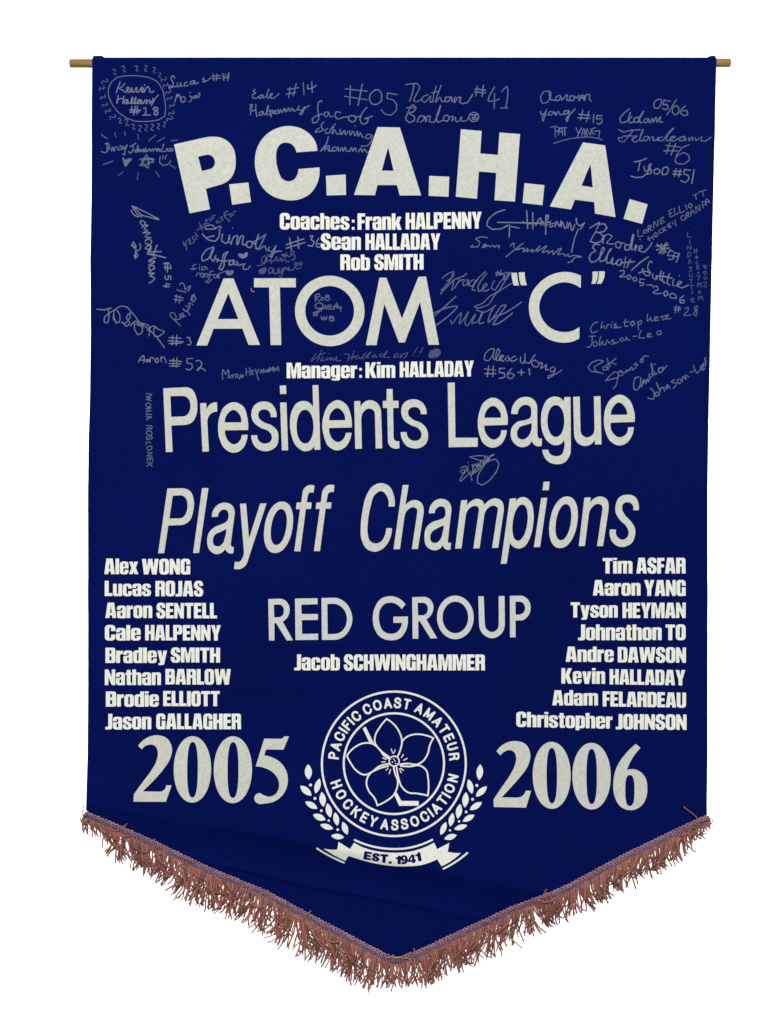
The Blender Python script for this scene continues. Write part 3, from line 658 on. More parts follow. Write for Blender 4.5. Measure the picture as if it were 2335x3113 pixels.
for x0, y0, x1, y1, wd in [
 (102, 670, 108, 797, 60), (200, 788, 165, 912, 50), (38, 848, 132, 930, 54), (218, 900, 232, 1023, 54), (80, 980, 182, 1038, 48), (265, 995, 290, 1113, 52),
 (145, 1088, 250, 1132, 52), (328, 1070, 350, 1182, 48), (205, 1172, 314, 1207, 46), (393, 1150, 432, 1257, 50), (297, 1265, 405, 1280, 46),
 (1550, 675, 1540, 807, 56), (1450, 800, 1480, 922, 50), (1605, 860, 1512, 945, 50), (1430, 908, 1418, 1035, 54), (1563, 992, 1460, 1055, 48), (1380, 1005, 1358, 1127, 52),
 (1500, 1097, 1400, 1150, 46), (1318, 1080, 1295, 1192, 48), (1438, 1182, 1328, 1215, 44), (1262, 1155, 1215, 1262, 46), (1350, 1262, 1245, 1295, 46)]:
    a, b_ = np.array([x0, y0.real]), np.array([x1, y1]); v = b_ - a; n_ = np.array([-v[1], v[0]]) / np.linalg.norm(v)
    t = np.linspace(0, 1, 15); pr = (np.sin(np.pi * t) ** 0.8)[:, None] * n_ * wd / 2
    q = np.concatenate([a + t[:, None] * v + pr, (a + t[:, None] * v - pr)[::-1][1:-1]])
    L = Layer(); L.glyph([EM(q)]); build(L, 'laurel_leaf', M_NAME, emblem, h=0.6, eps=0.1)
for x, y, r_ in [(124, 842, 12), (161, 954, 12), (214, 1056, 11), (276, 1139, 10), (352, 1215, 11), (1520, 852, 12), (1484, 967, 12), (1430, 1072, 11), (1370, 1150, 10), (1293, 1224, 9)]:
    L = Layer(); L.glyph([EM(ell(x, y, r_, r_, 2, 0, 20))]); build(L, 'laurel_berry', M_NAME, emblem, h=0.6, eps=0.1)
L = Layer()
def est(L2):
    gl = {'E': [("0,0 0,100 78,100 78,78 30,78 30,61 72,61 72,40 30,40 30,22 80,22 80,0", [])],
          'S': [([np.stack([SG[:, 0] * 1.42, SG[:, 1]], -1)], [])],
          'T': [("0,100 80,100 80,78 55,78 55,0 25,0 25,78 0,78", [])], '.': [("0,0 0,25 26,25 26,0", [])],
          '1': [("20,0 20,66 0,66 0,82 ~20,86 28,100 50,100 50,0", [])],
          '9': [("4,20 ~8,3 ~35,-2 ~66,12 ~76,50 ~66,88 ~38,101 ~10,92 ~0,67 ~10,42 ~34,34 ~46,38 ~45,24 ~36,18 32,26", ["38,82 ~48,70 ~38,54 ~29,68"])],
          '4': [("44,100 72,100 72,38 84,38 84,18 72,18 72,0 44,0 44,18 0,18 0,40", ["46,74 24,38 46,38"])]}
    subs = []
    for ch, x, y, w_, h_, rot in [('E', 567, 995, 62, 68, 9), ('S', 638, 1008, 58, 66, 7), ('T', 706, 1022, 64, 70, 4), ('.', 780, 1031, 22, 66, 2),
                                 ('1', 840, 1036, 40, 68, -2), ('9', 885, 1035, 55, 70, -5), ('4', 946, 1030, 62, 68, -8), ('1', 1014, 1014, 42, 70, -12)]:
        for a, hs in gl[ch]:
            q = pp(a) if isinstance(a, str) else a[0]
            W = {'E': 80, 'S': 78, 'T': 80, '.': 26, '1': 50, '9': 76, '4': 84}[ch]
            def xf(q): 
                u, v = q[:, 0] / W * w_, -q[:, 1] / 100 * h_; r_ = math.radians(rot)
                return ER(np.stack([x + u * math.cos(r_) - v * math.sin(r_), y + u * math.sin(r_) + v * math.cos(r_)], -1))
            subs.append((xf(q), [xf(pp(z)) for z in hs]))
    return subs
sb = est(L)
body = ER(path("489,855 ~570,897 ~690,929 ~820,940 ~960,930 ~1070,898 1160,855 1185,910 1287,858 1274,932 ~1330,941 1384,942 ~1310,1003 1222,1052 1186,993 ~1060,1040 ~930,1055 ~820,1054 ~650,1030 ~540,1000 442,967 416,1011 ~325,965 232,902 ~290,912 347,912 359,847 454,908"))
L.glyph([body], [a for a, _ in sb])
for _, hs in sb:
    for hh in hs: L.glyph([hh])
L.stroke(ER(scurve("494,832 600,875 710,900 820,909 930,902 1040,876 1144,832")), 8 * K)
L.stroke(ER(scurve("1238,1073 1345,1012 1438,942")), 7.5 * K); L.stroke(ER(scurve("178,903 275,965 403,1029")), 7.5 * K)
GROW = 0.9
build(L, 'ribbon_scroll', M_NAME, emblem, h=0.6, eps=0.08, label='ribbon scroll below the crest with knocked-out lettering and year')
GROW = 0.0

# ------------------------------------------------------------------ marker signatures (open strokes; f = filled mark)
def sign(parts, label, material=M_INK, r=4.6, text=None, name='signature'):
    L = Layer()
    for f, s_ in parts:
        for st in s_.split(';'):
            st = st.strip()
            if not st: continue
            if st[0] == 'f':
                q = spline([(x, y, '~') for x, y, _ in parse(st[1:])], True); L.glyph([f(q)])
            else:
                L.stroke(f(scurve(st, .38)), r * K * random.uniform(.8, 1.08))
    if text: text(L)
    return build(L, name, material, banner, lift=0.00025, h=0.75, eps=0.12, label=label)
def sunrays():
    out = []
    for x, y in [(410,220),(490,198),(598,192),(672,192),(745,207),(790,247),(820,282),(835,330),(855,390),(870,440),(890,500),(885,565),(870,612),(828,662),(778,677),(725,685),(675,690),(622,695),(568,680),(512,645),(455,630),(390,595),(350,545),(325,495),(310,430),(300,355),(325,297)]:
        a = math.atan2(y - 440, x - 600); ang = a + math.pi / 2 if abs(math.cos(a)) < .75 else a + (math.pi if x < 600 else 0) - .3
        pts = [(-14, -24), (4, -28), (10, -14), (-2, 2), (-8, 14), (8, 22), (14, 20)]
        if abs(math.cos(a)) < .75: ang = 0.15 * (1 if x > 600 else -1)
        c, s_ = math.cos(ang), math.sin(ang); k = random.uniform(.85, 1.1)
        if abs(math.cos(a)) >= .75: c, s_ = math.cos(1.25), math.sin(1.25)
        out.append(' '.join('%.1f,%.1f' % (x + k * (p * c - q * s_), y + k * (p * s_ + q * c)) for p, q in pts))
    return ';'.join(out)
sign([(A, "590,250 700,265 770,300 815,370 830,440 840,520 830,590 780,620 690,633 580,630 510,605 440,555 390,490 360,420 358,360 385,300 430,265 510,250 590,250")], 'marker oval round a signature at the top left corner', r=4)
sign([(A, sunrays())], 'ring of small marker squiggles round the oval', M_INKD, 4.2)
sign([(A, "458,300 440,345 425,392; 498,312 470,345 448,355 480,372 505,392; 515,375 535,355 520,345 512,380 535,390 548,370 555,350 560,388 575,385 590,352 600,350 595,385 610,388 625,370 640,345 638,385 650,388; 662,325 664,330; 655,352 660,388 672,360 690,340 705,360 705,385 725,390 740,378; 440,415 438,445 430,480; 428,455 460,440 490,445; 488,420 485,445 478,485; 520,450 500,455 490,478 510,485 520,455 525,482 545,475 560,430 565,440 552,485 570,480 590,430 580,485 610,465 630,450 612,450 600,480 620,485 635,455 640,485 655,478 665,455 680,450 675,485 690,460 710,455 705,485 720,470 740,450; 730,440 742,465; 778,412 745,450 720,500; 555,510 552,545; 585,505 570,580; 535,535 630,540; 540,555 620,552; 600,505 600,575; 655,525 668,518 668,575; 648,580 712,580; 770,520 745,515 735,530 760,545 775,560 765,580 745,575 745,555 765,540 775,525")], 'cursive marker signature with number 18 inside the oval', M_INKB)
sign([(A, "915,270 905,250 885,265 890,290 905,310 895,345 870,355 868,335 900,342 930,340; 940,310 938,340 955,340 968,308 968,338 985,335; 1020,305 1000,310 998,335 1030,328; 1075,293 1050,300 1048,322 1072,318 1082,290 1090,318 1115,306; 1165,265 1148,280 1178,292 1150,303 1190,292 1225,258; 1240,235 1245,290; 1270,235 1268,290; 1230,255 1300,250; 1230,275 1305,270; 1320,235 1330,290; 1345,240 1335,265 1355,270 1370,225 1362,290; 918,470 925,440 935,405 940,430 950,405 965,440 975,470; 975,430 965,455 985,475 1005,455 1000,430 980,425; 1042,395 1045,392; 1040,420 1060,430 1050,465 1035,470; 1095,420 1072,425 1075,440 1095,435 1100,415 1105,435; 1130,395 1115,400 1128,415 1118,432")], 'marker signature right of the oval with number 19')
sign([(A, "300,745 350,778; 412,728 420,765; 497,720 495,752; 605,740 612,785; 757,748 695,798; 830,770 768,805; 940,790 888,798; 315,995 395,965; 483,1055 440,1087; 610,1065 600,1125; 757,1055 788,1100; 875,998 925,1030")], 'short marker rays round a small signature', M_INKD, 4.2)
sign([(A, "345,815 348,880; 300,885 335,895 365,850 355,815 330,820; 395,850 375,860 385,880 398,855 402,880; 410,880 415,845 430,850; 445,850 435,870 455,870; 455,835 460,840; 462,845 470,870; 480,840 485,865 500,845; 515,830 500,870 490,915 478,905; 540,845 590,815; 565,830 560,885 540,900 530,885; 595,870 580,875 590,895 600,875 605,835 608,890 618,865 625,890; 635,870 640,890 650,865 655,890; 665,890 670,860 680,890; 690,885 705,865 715,885 730,865 740,885; 745,870 760,862 765,885 780,862 785,885; 780,868 800,872; 825,825 815,860 800,885 840,885; 845,880 855,862 860,885 880,882 870,865 900,865 890,885 905,880")], 'small marker signature under the ring of squiggles')
sign([(A, "f 480,935 500,955 525,945 552,945 530,980 502,1012 485,975")], 'small filled marker heart', name='doodle')
sign([(A, "640,965 735,960 640,1005 680,915 690,1025 640,965; 620,955 740,955 735,975 690,975; 620,1005 660,975")], 'scribbled marker star', name='doodle')
sign([(A, "820,920 815,950; 850,915 835,950; 795,930 790,980 820,1005 860,995 885,965")], 'marker smiling face', name='doodle')
sign([(B_, "210,365 190,380 215,395 188,410 190,435 215,440 245,420; 265,410 245,420 245,440 265,435 275,410 280,438 300,425 320,375 325,362 310,400 315,438 335,430 355,400 340,400 335,435 360,440 410,400; 505,345 490,435; 555,315 530,420; 480,365 575,350; 470,405 550,390; 615,308 620,410; 655,325 650,360 722,330; 685,300 690,390; 165,535 185,495 175,540 170,580; 165,495 185,490; 215,490 215,545 225,595; 180,545 220,540; 270,550 245,560 245,585 265,580 275,550 285,580 300,570 320,500 310,580 330,575; 330,540 345,595; 335,555 355,540 365,560 345,570; 370,560 390,540 375,545 378,570 405,560; 405,535 410,565 425,535 435,560 455,525 460,555; 465,530 475,550 490,520 500,550 520,520 525,545; 530,530 540,550 570,520; 580,505 570,535 605,540 625,510 600,575 585,575 610,540 665,500")], 'two-line cursive marker signature with number 14')
sign([(B_, "1010,335 1005,492; 1110,320 1075,500; 965,360 1150,380; 960,422 1150,452; 1220,370 1180,400 1170,450 1190,485 1230,492 1270,460 1272,400 1250,370 1215,368; 1320,395 1405,408; 1325,395 1320,440 1365,450 1398,490 1395,540 1350,580 1300,570 1268,535")], 'large marker number 05 with a hash sign')
sign([(B_, "770,470 765,458 745,470 735,510 740,560 745,610 725,645 695,645 690,615 720,590 780,570; 830,560 800,555 790,585 810,595 830,565 840,595 865,590; 930,560 890,555 880,590 905,615 950,600 990,595; 1030,585 1000,590 995,620 1030,640 1055,620 1050,590 1020,585; 1050,600 1090,590; 1150,515 1110,560 1090,620 1110,655 1145,650 1160,610 1130,610 1165,600 1195,590; 790,640 765,660 770,690 785,705 750,720 715,725 750,690; 820,695 800,705 805,735 835,730 845,700 885,655; 870,680 860,740 880,705 895,740 925,735; 925,700 935,745 960,710 970,745 990,715; 1005,715 1010,750 1025,715; 1048,670 1050,675; 1040,720 1050,755 1070,715 1075,760 1095,730 1110,765 1125,765; 1185,745 1150,745 1140,775 1165,780 1195,750 1185,800 1150,840 1100,840; 825,765 810,820 760,885 800,850 830,885; 795,880 815,840 830,840 835,885 860,875; 890,850 860,860 860,885 895,875 905,850 910,885; 925,885 940,855 950,885 965,850 980,885 995,885; 1005,885 1020,855 1030,885 1050,855 1060,885; 1080,890 1100,860 1110,890 1130,865 1150,895 1165,885")], 'three-line cursive marker signature running into a large capital')
sign([(C_, "95,325 130,318 165,315; 165,315 150,390 125,465; 150,320 190,315 210,345 180,410 160,460 185,468 225,445; 280,410 240,425 228,455 250,475 285,440 300,420 300,470 330,465; 350,335 330,400 320,460; 310,395 370,380; 390,330 365,400 345,470 380,430 400,470 420,460; 460,430 430,430 425,465 455,465 475,425 480,470; 510,430 500,475 530,435 555,430 545,470 570,485 610,475 655,405; 695,335 680,420; 745,330 735,425; 675,360 765,372; 670,385 765,395; 840,345 790,435 785,460 880,445; 840,400 835,525; 900,385 940,340 930,520; 890,522 950,520; 95,520 130,515 165,520; 140,500 110,560 95,600; 150,495 180,520 160,550 120,565 165,590 165,625 125,642 95,620 95,590; 245,590 210,590 195,620 190,640; 215,640 245,620 250,590 260,635; 265,635 275,590 300,590 290,635 330,640 370,560 385,500 370,540 350,600 360,640 400,625; 440,580 415,590 410,625 440,632 460,605 440,580; 460,600 490,590 480,630 510,600 515,635 545,630 560,595 560,630 600,630 625,600; 665,558 630,575 625,610 650,635 690,630 707,600 695,570 665,558; 640,580 690,580; 650,600 690,605; 650,620 690,615; 690,570 660,610")], 'two-line cursive marker signature with number 41 and a puck')
sign([(C_, "1300,380 1250,385 1225,430 1240,480 1280,475 1310,430 1310,385; 1300,390 1310,450 1350,455; 1390,415 1355,430 1355,460 1385,455 1395,425 1405,455 1440,415 1450,410 1445,455 1465,460; 1475,420 1470,455 1500,460 1510,425 1480,420; 1510,435 1545,430; 1545,415 1550,460 1570,415 1590,415 1590,455 1610,410 1635,410 1635,450 1650,465; 1560,420 1600,455; 1560,440 1600,425; 1225,550 1235,580 1265,560 1275,540; 1275,535 1260,590 1245,632 1240,600 1275,580; 1330,555 1300,555 1290,580 1320,580 1335,555 1345,580; 1350,555 1355,585 1375,550 1390,580 1410,575; 1455,545 1425,550 1420,575 1450,570 1465,545 1460,600 1445,638 1440,615 1480,570 1515,530; 1580,540 1560,625; 1630,550 1610,640; 1545,575 1640,585; 1540,605 1640,610"), (D_, "290,580 285,645; 315,585 360,590; 320,585 312,615 350,610 360,640 330,660 312,650")], 'two-line marker signature with number 15', M_INK)
sign([(C_, "1345,675 1350,770; 1310,685 1360,680 1385,695 1370,715 1345,720; 1375,750 1395,690 1410,750; 1385,725 1410,725; 1405,690 1445,690; 1428,690 1430,755"), (D_, "140,690 160,735; 185,690 150,768; 190,760 205,700 215,765; 190,735 215,735; 235,755 230,700 260,750 265,700; 305,690 275,700 280,740 300,745; 290,720 340,715; 340,715 330,770; 360,795 330,780 250,768 100,780 0,805 -50,822")], 'underlined marker signature in capitals', M_INK, 4)
sign([(D_, "830,450 800,470 800,520 830,525 855,490 860,450 835,448; 880,455 935,465; 885,455 875,495 905,490 915,520 895,535 870,525; 985,450 905,580; 985,500 955,520 950,555 975,580 1005,560 1005,520 985,500; 1060,505 1030,530 1020,565 1050,585 1080,575 1075,545 1040,545; 590,530 540,570 510,610 515,645 560,640 610,590; 600,560 580,620 600,650 630,630; 665,600 630,610 625,640 660,640 680,590 710,550 675,610 680,645 700,640; 740,610 715,620 715,645 740,640 750,612 755,645; 770,645 785,610 790,640 815,600 820,640 850,595 845,640 870,640; 500,705 540,725 600,710 680,705; 620,715 580,760 545,805 505,800 495,775 530,775; 530,760 610,755; 610,790 640,770 655,760 625,760 610,790 640,810 670,790 700,720 705,700 680,760 680,800 700,795; 750,760 715,765 705,795 735,795 755,765 760,795; 775,770 790,765 790,795 820,790 830,770 830,795; 870,765 845,770 840,795 870,795 910,740 960,690 910,750 900,795 925,795; 930,790 965,770 975,760 940,765 930,790 960,800 1000,775; 1050,760 1015,770 1010,795 1050,790 1055,765 1065,795; 1090,770 1090,795 1120,765 1120,795; 1145,770 1150,795 1180,770; 1200,760 1195,795 1225,800 1275,765; 930,815 900,905; 980,820 940,915; 895,835 1020,850; 880,880 995,880; 1095,830 1040,850 985,920 975,975; 985,930 1050,895 1090,920 1095,955 1050,990 990,985 975,960")], 'cursive marker signature with 05/06 and number 6 at the top right')
sign([(D_, "630,975 680,965 735,945; 680,970 665,1050; 715,1010 720,1050 750,1040; 770,1000 745,1060 700,1100 650,1105 605,1095; 775,990 755,1000 750,1025 775,1040 770,1070 735,1075; 830,1030 800,1040 800,1070 830,1075 850,1050 830,1030; 865,1075 875,1025 905,1015 920,1040 905,1075 870,1080; 985,1030 970,1095; 1020,1035 1005,1100; 960,1050 1030,1055; 955,1075 1030,1080; 1055,1035 1105,1045; 1055,1040 1050,1075 1085,1085 1090,1120 1060,1145 1025,1130; 1135,1040 1115,1155")], 'marker signature with number 51', M_INKB)
sign([(E_, "665,270 670,330 705,320; 715,275 710,300 735,295 735,270 715,275; 755,290 750,240 775,235 770,255 755,260 785,275; 800,262 800,205 828,240 828,190; 850,180 855,225; 850,180 880,165; 852,200 880,190; 855,225 888,205; 925,110 935,165; 920,115 950,95; 925,140 950,130; 935,165 970,150; 970,90 980,145 1010,125; 1010,75 1025,130 1055,110; 1060,60 1075,100; 1100,50 1085,70 1105,90 1120,65 1100,50; 1125,-15 1165,-35; 1145,-25 1155,15; 1175,-45 1235,-65; 1205,-55 1215,-10; 748,330 760,365; 745,350 790,335; 780,320 795,355; 810,295 800,325 825,330 825,300 810,295; 860,265 840,280 845,300 870,290; 870,250 880,290; 900,245 878,270 905,275; 915,225 925,255; 912,228 935,215; 918,242 935,235; 925,255 945,245; 950,205 968,225; 975,190 985,240; 1050,150 1025,160 1030,190 1060,185 1058,165; 1075,175 1070,130 1090,125 1090,145 1075,150 1105,160; 1110,150 1115,105 1145,135; 1112,130 1135,120; 1160,125 1150,75 1185,110 1175,60; 1215,90 1205,35 1230,35 1230,55 1210,65; 1240,70 1240,10 1270,45; 1240,40 1265,30")], 'two slanting rows of small hand capitals near the right edge', M_INK, 3.8)
sign([(E_, "255,260 330,215; 340,210 310,280 260,370; 330,230 380,225 400,255 380,285 310,295; 330,295 370,330 350,370 300,385 260,370; 365,385 380,320; 375,330 410,310 445,325 400,385 460,390; 500,370 475,385 480,420 510,425 520,390 500,370; 515,380 550,385; 590,400 555,400 555,440 585,440 605,380 625,310 615,380 610,440 630,435 645,400; 640,450 655,405; 680,352 683,355; 670,440 700,410 680,405 670,445 710,460 780,380; 825,395 900,460; 910,380 840,470; 860,390 865,475; 815,410 920,400; 820,440 925,425; 895,385 880,470; 930,440 960,455; 935,445 915,490 955,490 960,515 920,520; 1000,470 975,465 965,490 990,500 1010,470 985,545; 340,400 300,395 280,420 305,450 270,470 250,510 270,545 310,535 350,490 380,430 370,420 345,480 345,540 380,530 410,470 440,430 425,440 400,510 400,550 430,550 450,510 445,560 470,560 490,530; 520,520 490,530 485,565 515,570 525,530; 560,500 545,590; 520,550 635,540; 600,520 570,590; 750,500 690,540 610,612; 785,550 770,535 750,560 745,600 770,630 750,660 720,650 700,600 710,600; 670,635 720,620 760,630; 790,640 785,670 810,690 820,655 820,690; 860,620 850,690 870,700; 880,630 870,700 890,720; 820,660 900,665; 930,640 910,720 930,740; 890,665 950,680; 965,690 955,735 975,745; 1010,655 1012,660; 990,740 1030,710 1010,705 990,740 1030,760 1085,735")], 'large slanting cursive marker signature with number 59', M_INKB, 5)
sign([(E_, "510,620 545,615 545,645 510,665 560,665; 590,650 570,665 585,690 605,670 590,650; 640,670 620,680 630,705 655,695 640,670; 680,685 720,690; 685,690 675,715 710,720 705,740 680,738; 735,735 785,738; 790,755 820,745 835,770 790,800 865,805; 900,785 880,800 890,830 915,815 900,785; 950,805 930,820 935,840 985,845 980,820 950,805; 1050,825 1015,855 1020,885 1050,885 1050,865 1025,865")], 'handwritten season years sloping down to the right', M_INKB)
sign([(E_, "1085,285 1080,330 1115,330; 1098,355 1100,385; 1078,440 1080,405 1108,438 1108,400; 1085,460 1085,500 1105,490 1105,465 1085,460; 1090,555 1098,520 1110,553; 1092,540 1108,540; 1120,585 1095,590 1115,610 1095,625; 1095,640 1100,665 1120,665 1120,640; 1095,690 1125,688; 1110,690 1112,720; 1095,740 1130,738; 1113,740 1115,770; 1120,785 1120,810; 1130,845 1110,850 1112,875 1140,880; 1112,862 1135,860; 1138,430 1140,470; 1158,430 1158,470; 1140,450 1158,450; 1158,490 1148,500 1158,512 1168,500 1158,490; 1168,535 1150,545 1158,560 1172,555; 1160,575 1160,605; 1178,575 1162,590 1180,603; 1165,630 1178,630 1168,640; 1160,655 1172,668; 1185,655 1168,695; 1165,755 1170,715 1180,740 1192,715 1195,755; 1182,780 1170,795 1182,810 1194,795 1182,780; 1170,865 1178,830 1188,850 1200,828 1207,865; 1215,570 1240,575 1230,590 1215,580 1240,600; 1228,620 1215,632 1228,645 1242,632 1228,620; 1228,660 1216,675 1230,688 1244,675 1228,660; 1215,715 1240,712 1235,730 1215,745 1245,750")], 'vertical columns of tiny hand capitals at the right edge', M_INKD, 3.8)
sign([(E_, "985,910 975,970; 1010,915 1000,965; 965,925 1025,930; 965,945 1020,948; 1060,935 1085,925 1085,950 1050,990 1110,985; 1160,910 1135,930 1160,955 1150,995 1130,980 1165,930 1160,910; 325,1045 285,1065 262,1110 275,1138 325,1120; 365,1045 355,1100 375,1080 385,1105; 400,1100 405,1070 425,1070; 440,1070 440,1095; 445,1045 447,1048; 480,1060 460,1070 485,1085 460,1095 520,1090; 560,1025 555,1085 580,1080; 540,1050 590,1045; 625,1040 600,1055 610,1080 635,1065 625,1040; 660,1045 668,1115; 665,1050 690,1035 690,1065 668,1070; 745,980 745,1040 770,1010 775,1040 790,1035; 800,1030 830,1005 805,1005 805,1035 840,1030; 850,1005 870,1000 870,1030 905,1000; 880,1000 920,990 895,1020 940,1015; 250,1168 305,1165; 275,1170 275,1230 255,1258 230,1258; 305,1210 285,1225 295,1255 320,1240 310,1210; 350,1170 340,1245 365,1210 370,1240 395,1230; 395,1240 405,1200 420,1225 435,1215; 460,1195 440,1205 470,1220 440,1235 500,1215; 530,1180 510,1190 520,1210 545,1200 530,1180; 555,1205 565,1175 575,1200 595,1195; 620,1170 650,1165; 690,1120 672,1180 720,1180; 740,1165 770,1145 745,1145 740,1170 780,1170; 845,1120 820,1135 830,1155 855,1150 858,1130 845,1120")], 'widely spaced two-line marker signature with number 28', M_INK, 4.2)
sign([(G_, "310,355 292,325 370,270 330,262 270,285 245,325 265,355 320,362 370,375; 395,320 370,320 370,345 400,340 410,315 410,345; 402,248 414,285 428,318; 478,245 430,285 392,305; 436,284 478,300; 390,435 420,400 470,360 495,370 490,430 475,480 450,505; 390,435 490,410; 520,350 495,370 505,395 535,385 520,350; 505,355 560,365 565,345 580,355 590,335; 590,350 610,320 615,345 640,325; 650,285 625,300 660,300 640,320; 690,255 680,275 700,280 705,260 690,250; 700,260 710,230 750,232")], 'looping marker signature below the quoted letter', M_INK, 4.2)
sign([(G_, "670,405 640,410 625,460 630,510 660,510 680,470 685,410; 680,470 690,485 700,450 705,430; 705,460 720,430 725,460 740,420 745,445 760,410; 780,370 755,385 755,410 780,400 785,350 775,290 780,350 790,395; 800,360 805,385 820,375; 800,298 808,296; 860,325 835,335 840,370 870,350 870,320; 870,345 905,310; 765,500 790,520 800,560 790,590 745,580; 825,530 805,545 810,565 835,560 840,540 825,530; 815,450 850,530; 850,510 870,490 885,525; 890,485 905,505 905,470 930,500; 970,430 940,445 985,460 955,500; 1010,420 990,435 1005,460 1030,445 1010,420; 1035,440 1040,400 1065,425 1060,390 1090,405; 1100,365 1130,355; 1130,305 1160,370 1185,345; 1192,335 1212,315 1196,306 1188,332 1212,344 1222,330; 1228,285 1210,292 1216,312 1234,300 1228,285; 1240,238 1222,252 1236,278 1246,262")], 'steeply climbing two-line marker signature at the right edge', M_INK, 4.8)
sign([(F_, "925,105 850,130 785,190 775,235 820,268 900,262 950,235; 865,210 985,212 1200,218; 965,230 962,335; 975,245 1045,258; 1108,115 1118,262; 1160,130 1160,265; 1075,208 1130,222 1300,210; 1185,240 1225,175 1230,235; 1190,215 1240,215; 1245,200 1255,235 1285,230; 1270,150 1268,310; 1270,190 1290,150 1280,200; 1310,200 1305,250 1335,240; 1315,225 1340,220; 1350,250 1360,205 1385,245 1395,200; 1400,250 1410,210 1430,265 1450,210; 1455,260 1470,215 1490,280 1510,230; 1525,180 1530,220 1555,240 1595,215; 1595,215 1560,270; 1540,270 1510,350 1485,465")], 'big struck-through marker signature right of the coach names', M_INKB, 5)
sign([(F_, "780,340 730,330 680,350 715,375 705,410 640,415 660,400; 735,420 770,395 750,395 745,420 790,405 800,415 830,405 840,420 850,410 880,405 875,425; 1080,385 1020,430 935,500; 970,410 1000,385 1000,420; 1050,430 1020,440 1090,430 1080,460 1120,430 1110,455 1160,440 1150,460 1190,440 1220,410 1190,455 1240,430 1275,410 1240,465 1290,450 1290,470 1330,450 1330,480 1380,435 1400,430 1370,480 1420,475 1430,495 1460,480 1460,500 1500,490 1570,500 1520,505 1480,540 1455,550; 1490,540 1495,545")], 'flattened scrawled marker signature', M_INK)
sign([(F_, "495,630 470,690 390,780; 400,680 450,640 495,625 490,665 440,700; 385,810 430,760 500,690 580,660 605,640; 500,690 480,780; 548,690 500,765; 520,735 548,702 582,688; 602,690 575,710 578,742 604,732 618,690 615,740; 665,692 640,702 625,738 650,746 682,700 762,625; 695,695 655,778 680,780; 775,640 702,745 708,790 738,772; 738,762 775,738 770,722 745,742 748,786 795,770; 840,700 815,760 840,780 880,720 975,630 930,700 870,790 800,830 740,890 670,920 700,930 790,900 850,810 990,720; 870,620 855,660; 895,610 880,655; 850,630 900,640; 850,645 905,650; 900,640 920,640 910,690; 930,630 960,640 940,680 920,690; 515,830 430,910 340,990; 330,970 430,930 525,915 460,990 340,1085 330,1100; 470,1030 480,1060 520,1010 560,970 545,1060 590,1010 620,960 590,1060 610,1078 650,1020 680,980 650,1060 700,1040 740,960 710,1060 750,1050; 690,945 750,965 850,905; 830,930 790,1050 850,980 900,910 935,905 900,960 830,1070 870,1060 990,970; 810,1030 850,1000 930,970 1065,880")], 'large sweeping marker signature with number 44 between big capitals', M_INK)
sign([(H_, "770,175 750,220 730,270; 720,205 700,235 680,270 740,225 800,200; 745,230 765,275; 780,235 775,268 800,260; 830,205 832,208; 815,240 810,262 840,240 840,262 860,240 870,262 895,235 890,265 935,262; 960,210 1000,215 985,270; 1040,185 1020,262; 990,245 1050,230; 1080,220 1050,240 1060,255 1085,235 1090,250 1140,200 1110,245 1120,248 1185,190 1150,240 1170,242; 1220,215 1195,225 1200,240 1225,225 1230,240; 1280,205 1250,225 1270,235 1320,185 1290,235 1340,235; 1410,205 1375,220 1380,240 1410,225 1415,240; 1430,210 1435,240 1455,210 1490,200 1460,245; 1575,150 1545,205; 1533,222 1536,225; 1620,155 1595,205; 1583,225 1586,228"), (I_, "f 300,180 325,175 340,165 385,180 385,210 355,238 330,243 285,235 290,200")], 'faint marker signature with two exclamation marks and a filled heart', M_INKD, 3.6)
sign([(I_, "835,165 800,170 760,210 755,260 790,265 825,220 840,170 825,230 840,260 870,220 885,180 870,165 850,230 860,265 900,250; 880,250 915,225 895,220 880,255 910,270 940,240; 950,225 960,245 975,268 1000,270 1030,252; 1015,225 985,245 942,270; 1060,235 1058,275 1080,292 1095,250 1095,205; 1095,250 1100,282 1130,288 1155,250 1180,215; 1180,260 1150,280 1165,315 1200,320 1215,290 1180,265; 1215,290 1240,285 1230,330 1265,310 1275,300 1270,345 1290,340; 1340,320 1310,330 1310,360 1345,350 1350,330 1330,390 1290,415 1290,395 1340,385 1405,345; 790,310 780,400; 830,310 825,400; 755,335 850,345; 760,375 850,375; 880,330 925,330; 885,335 880,365 920,370 925,400 880,415; 985,335 950,370 950,410 985,415 1005,390 975,370 950,385; 1035,365 1090,365; 1065,340 1065,392; 1130,335 1135,385")], 'marker signature sloping down with number 56+1', M_INKB)
sign([(I_, "630,1075 700,1065 780,1075 780,1100 740,1130; 640,1080 700,1100 760,1110; 615,1120 618,1125; 555,1170 600,1155 610,1180 570,1230 550,1280 600,1240 640,1200; 550,1200 590,1180 580,1210 560,1210; 620,1150 615,1190 640,1230 650,1275; 650,1140 660,1180 650,1215 690,1150 670,1140 660,1200 700,1190 700,1130 720,1160 720,1110 750,1130 760,1080 780,1100 800,1075 835,1055 800,1070 760,1120 700,1190 640,1230; 680,1130 700,1160 720,1120; 780,1120 850,1095 875,1130 860,1190 800,1270 730,1312 695,1290 700,1230 750,1150 800,1090")], 'dense scribbled marker signature with a big loop', M_INKB, 3.6)
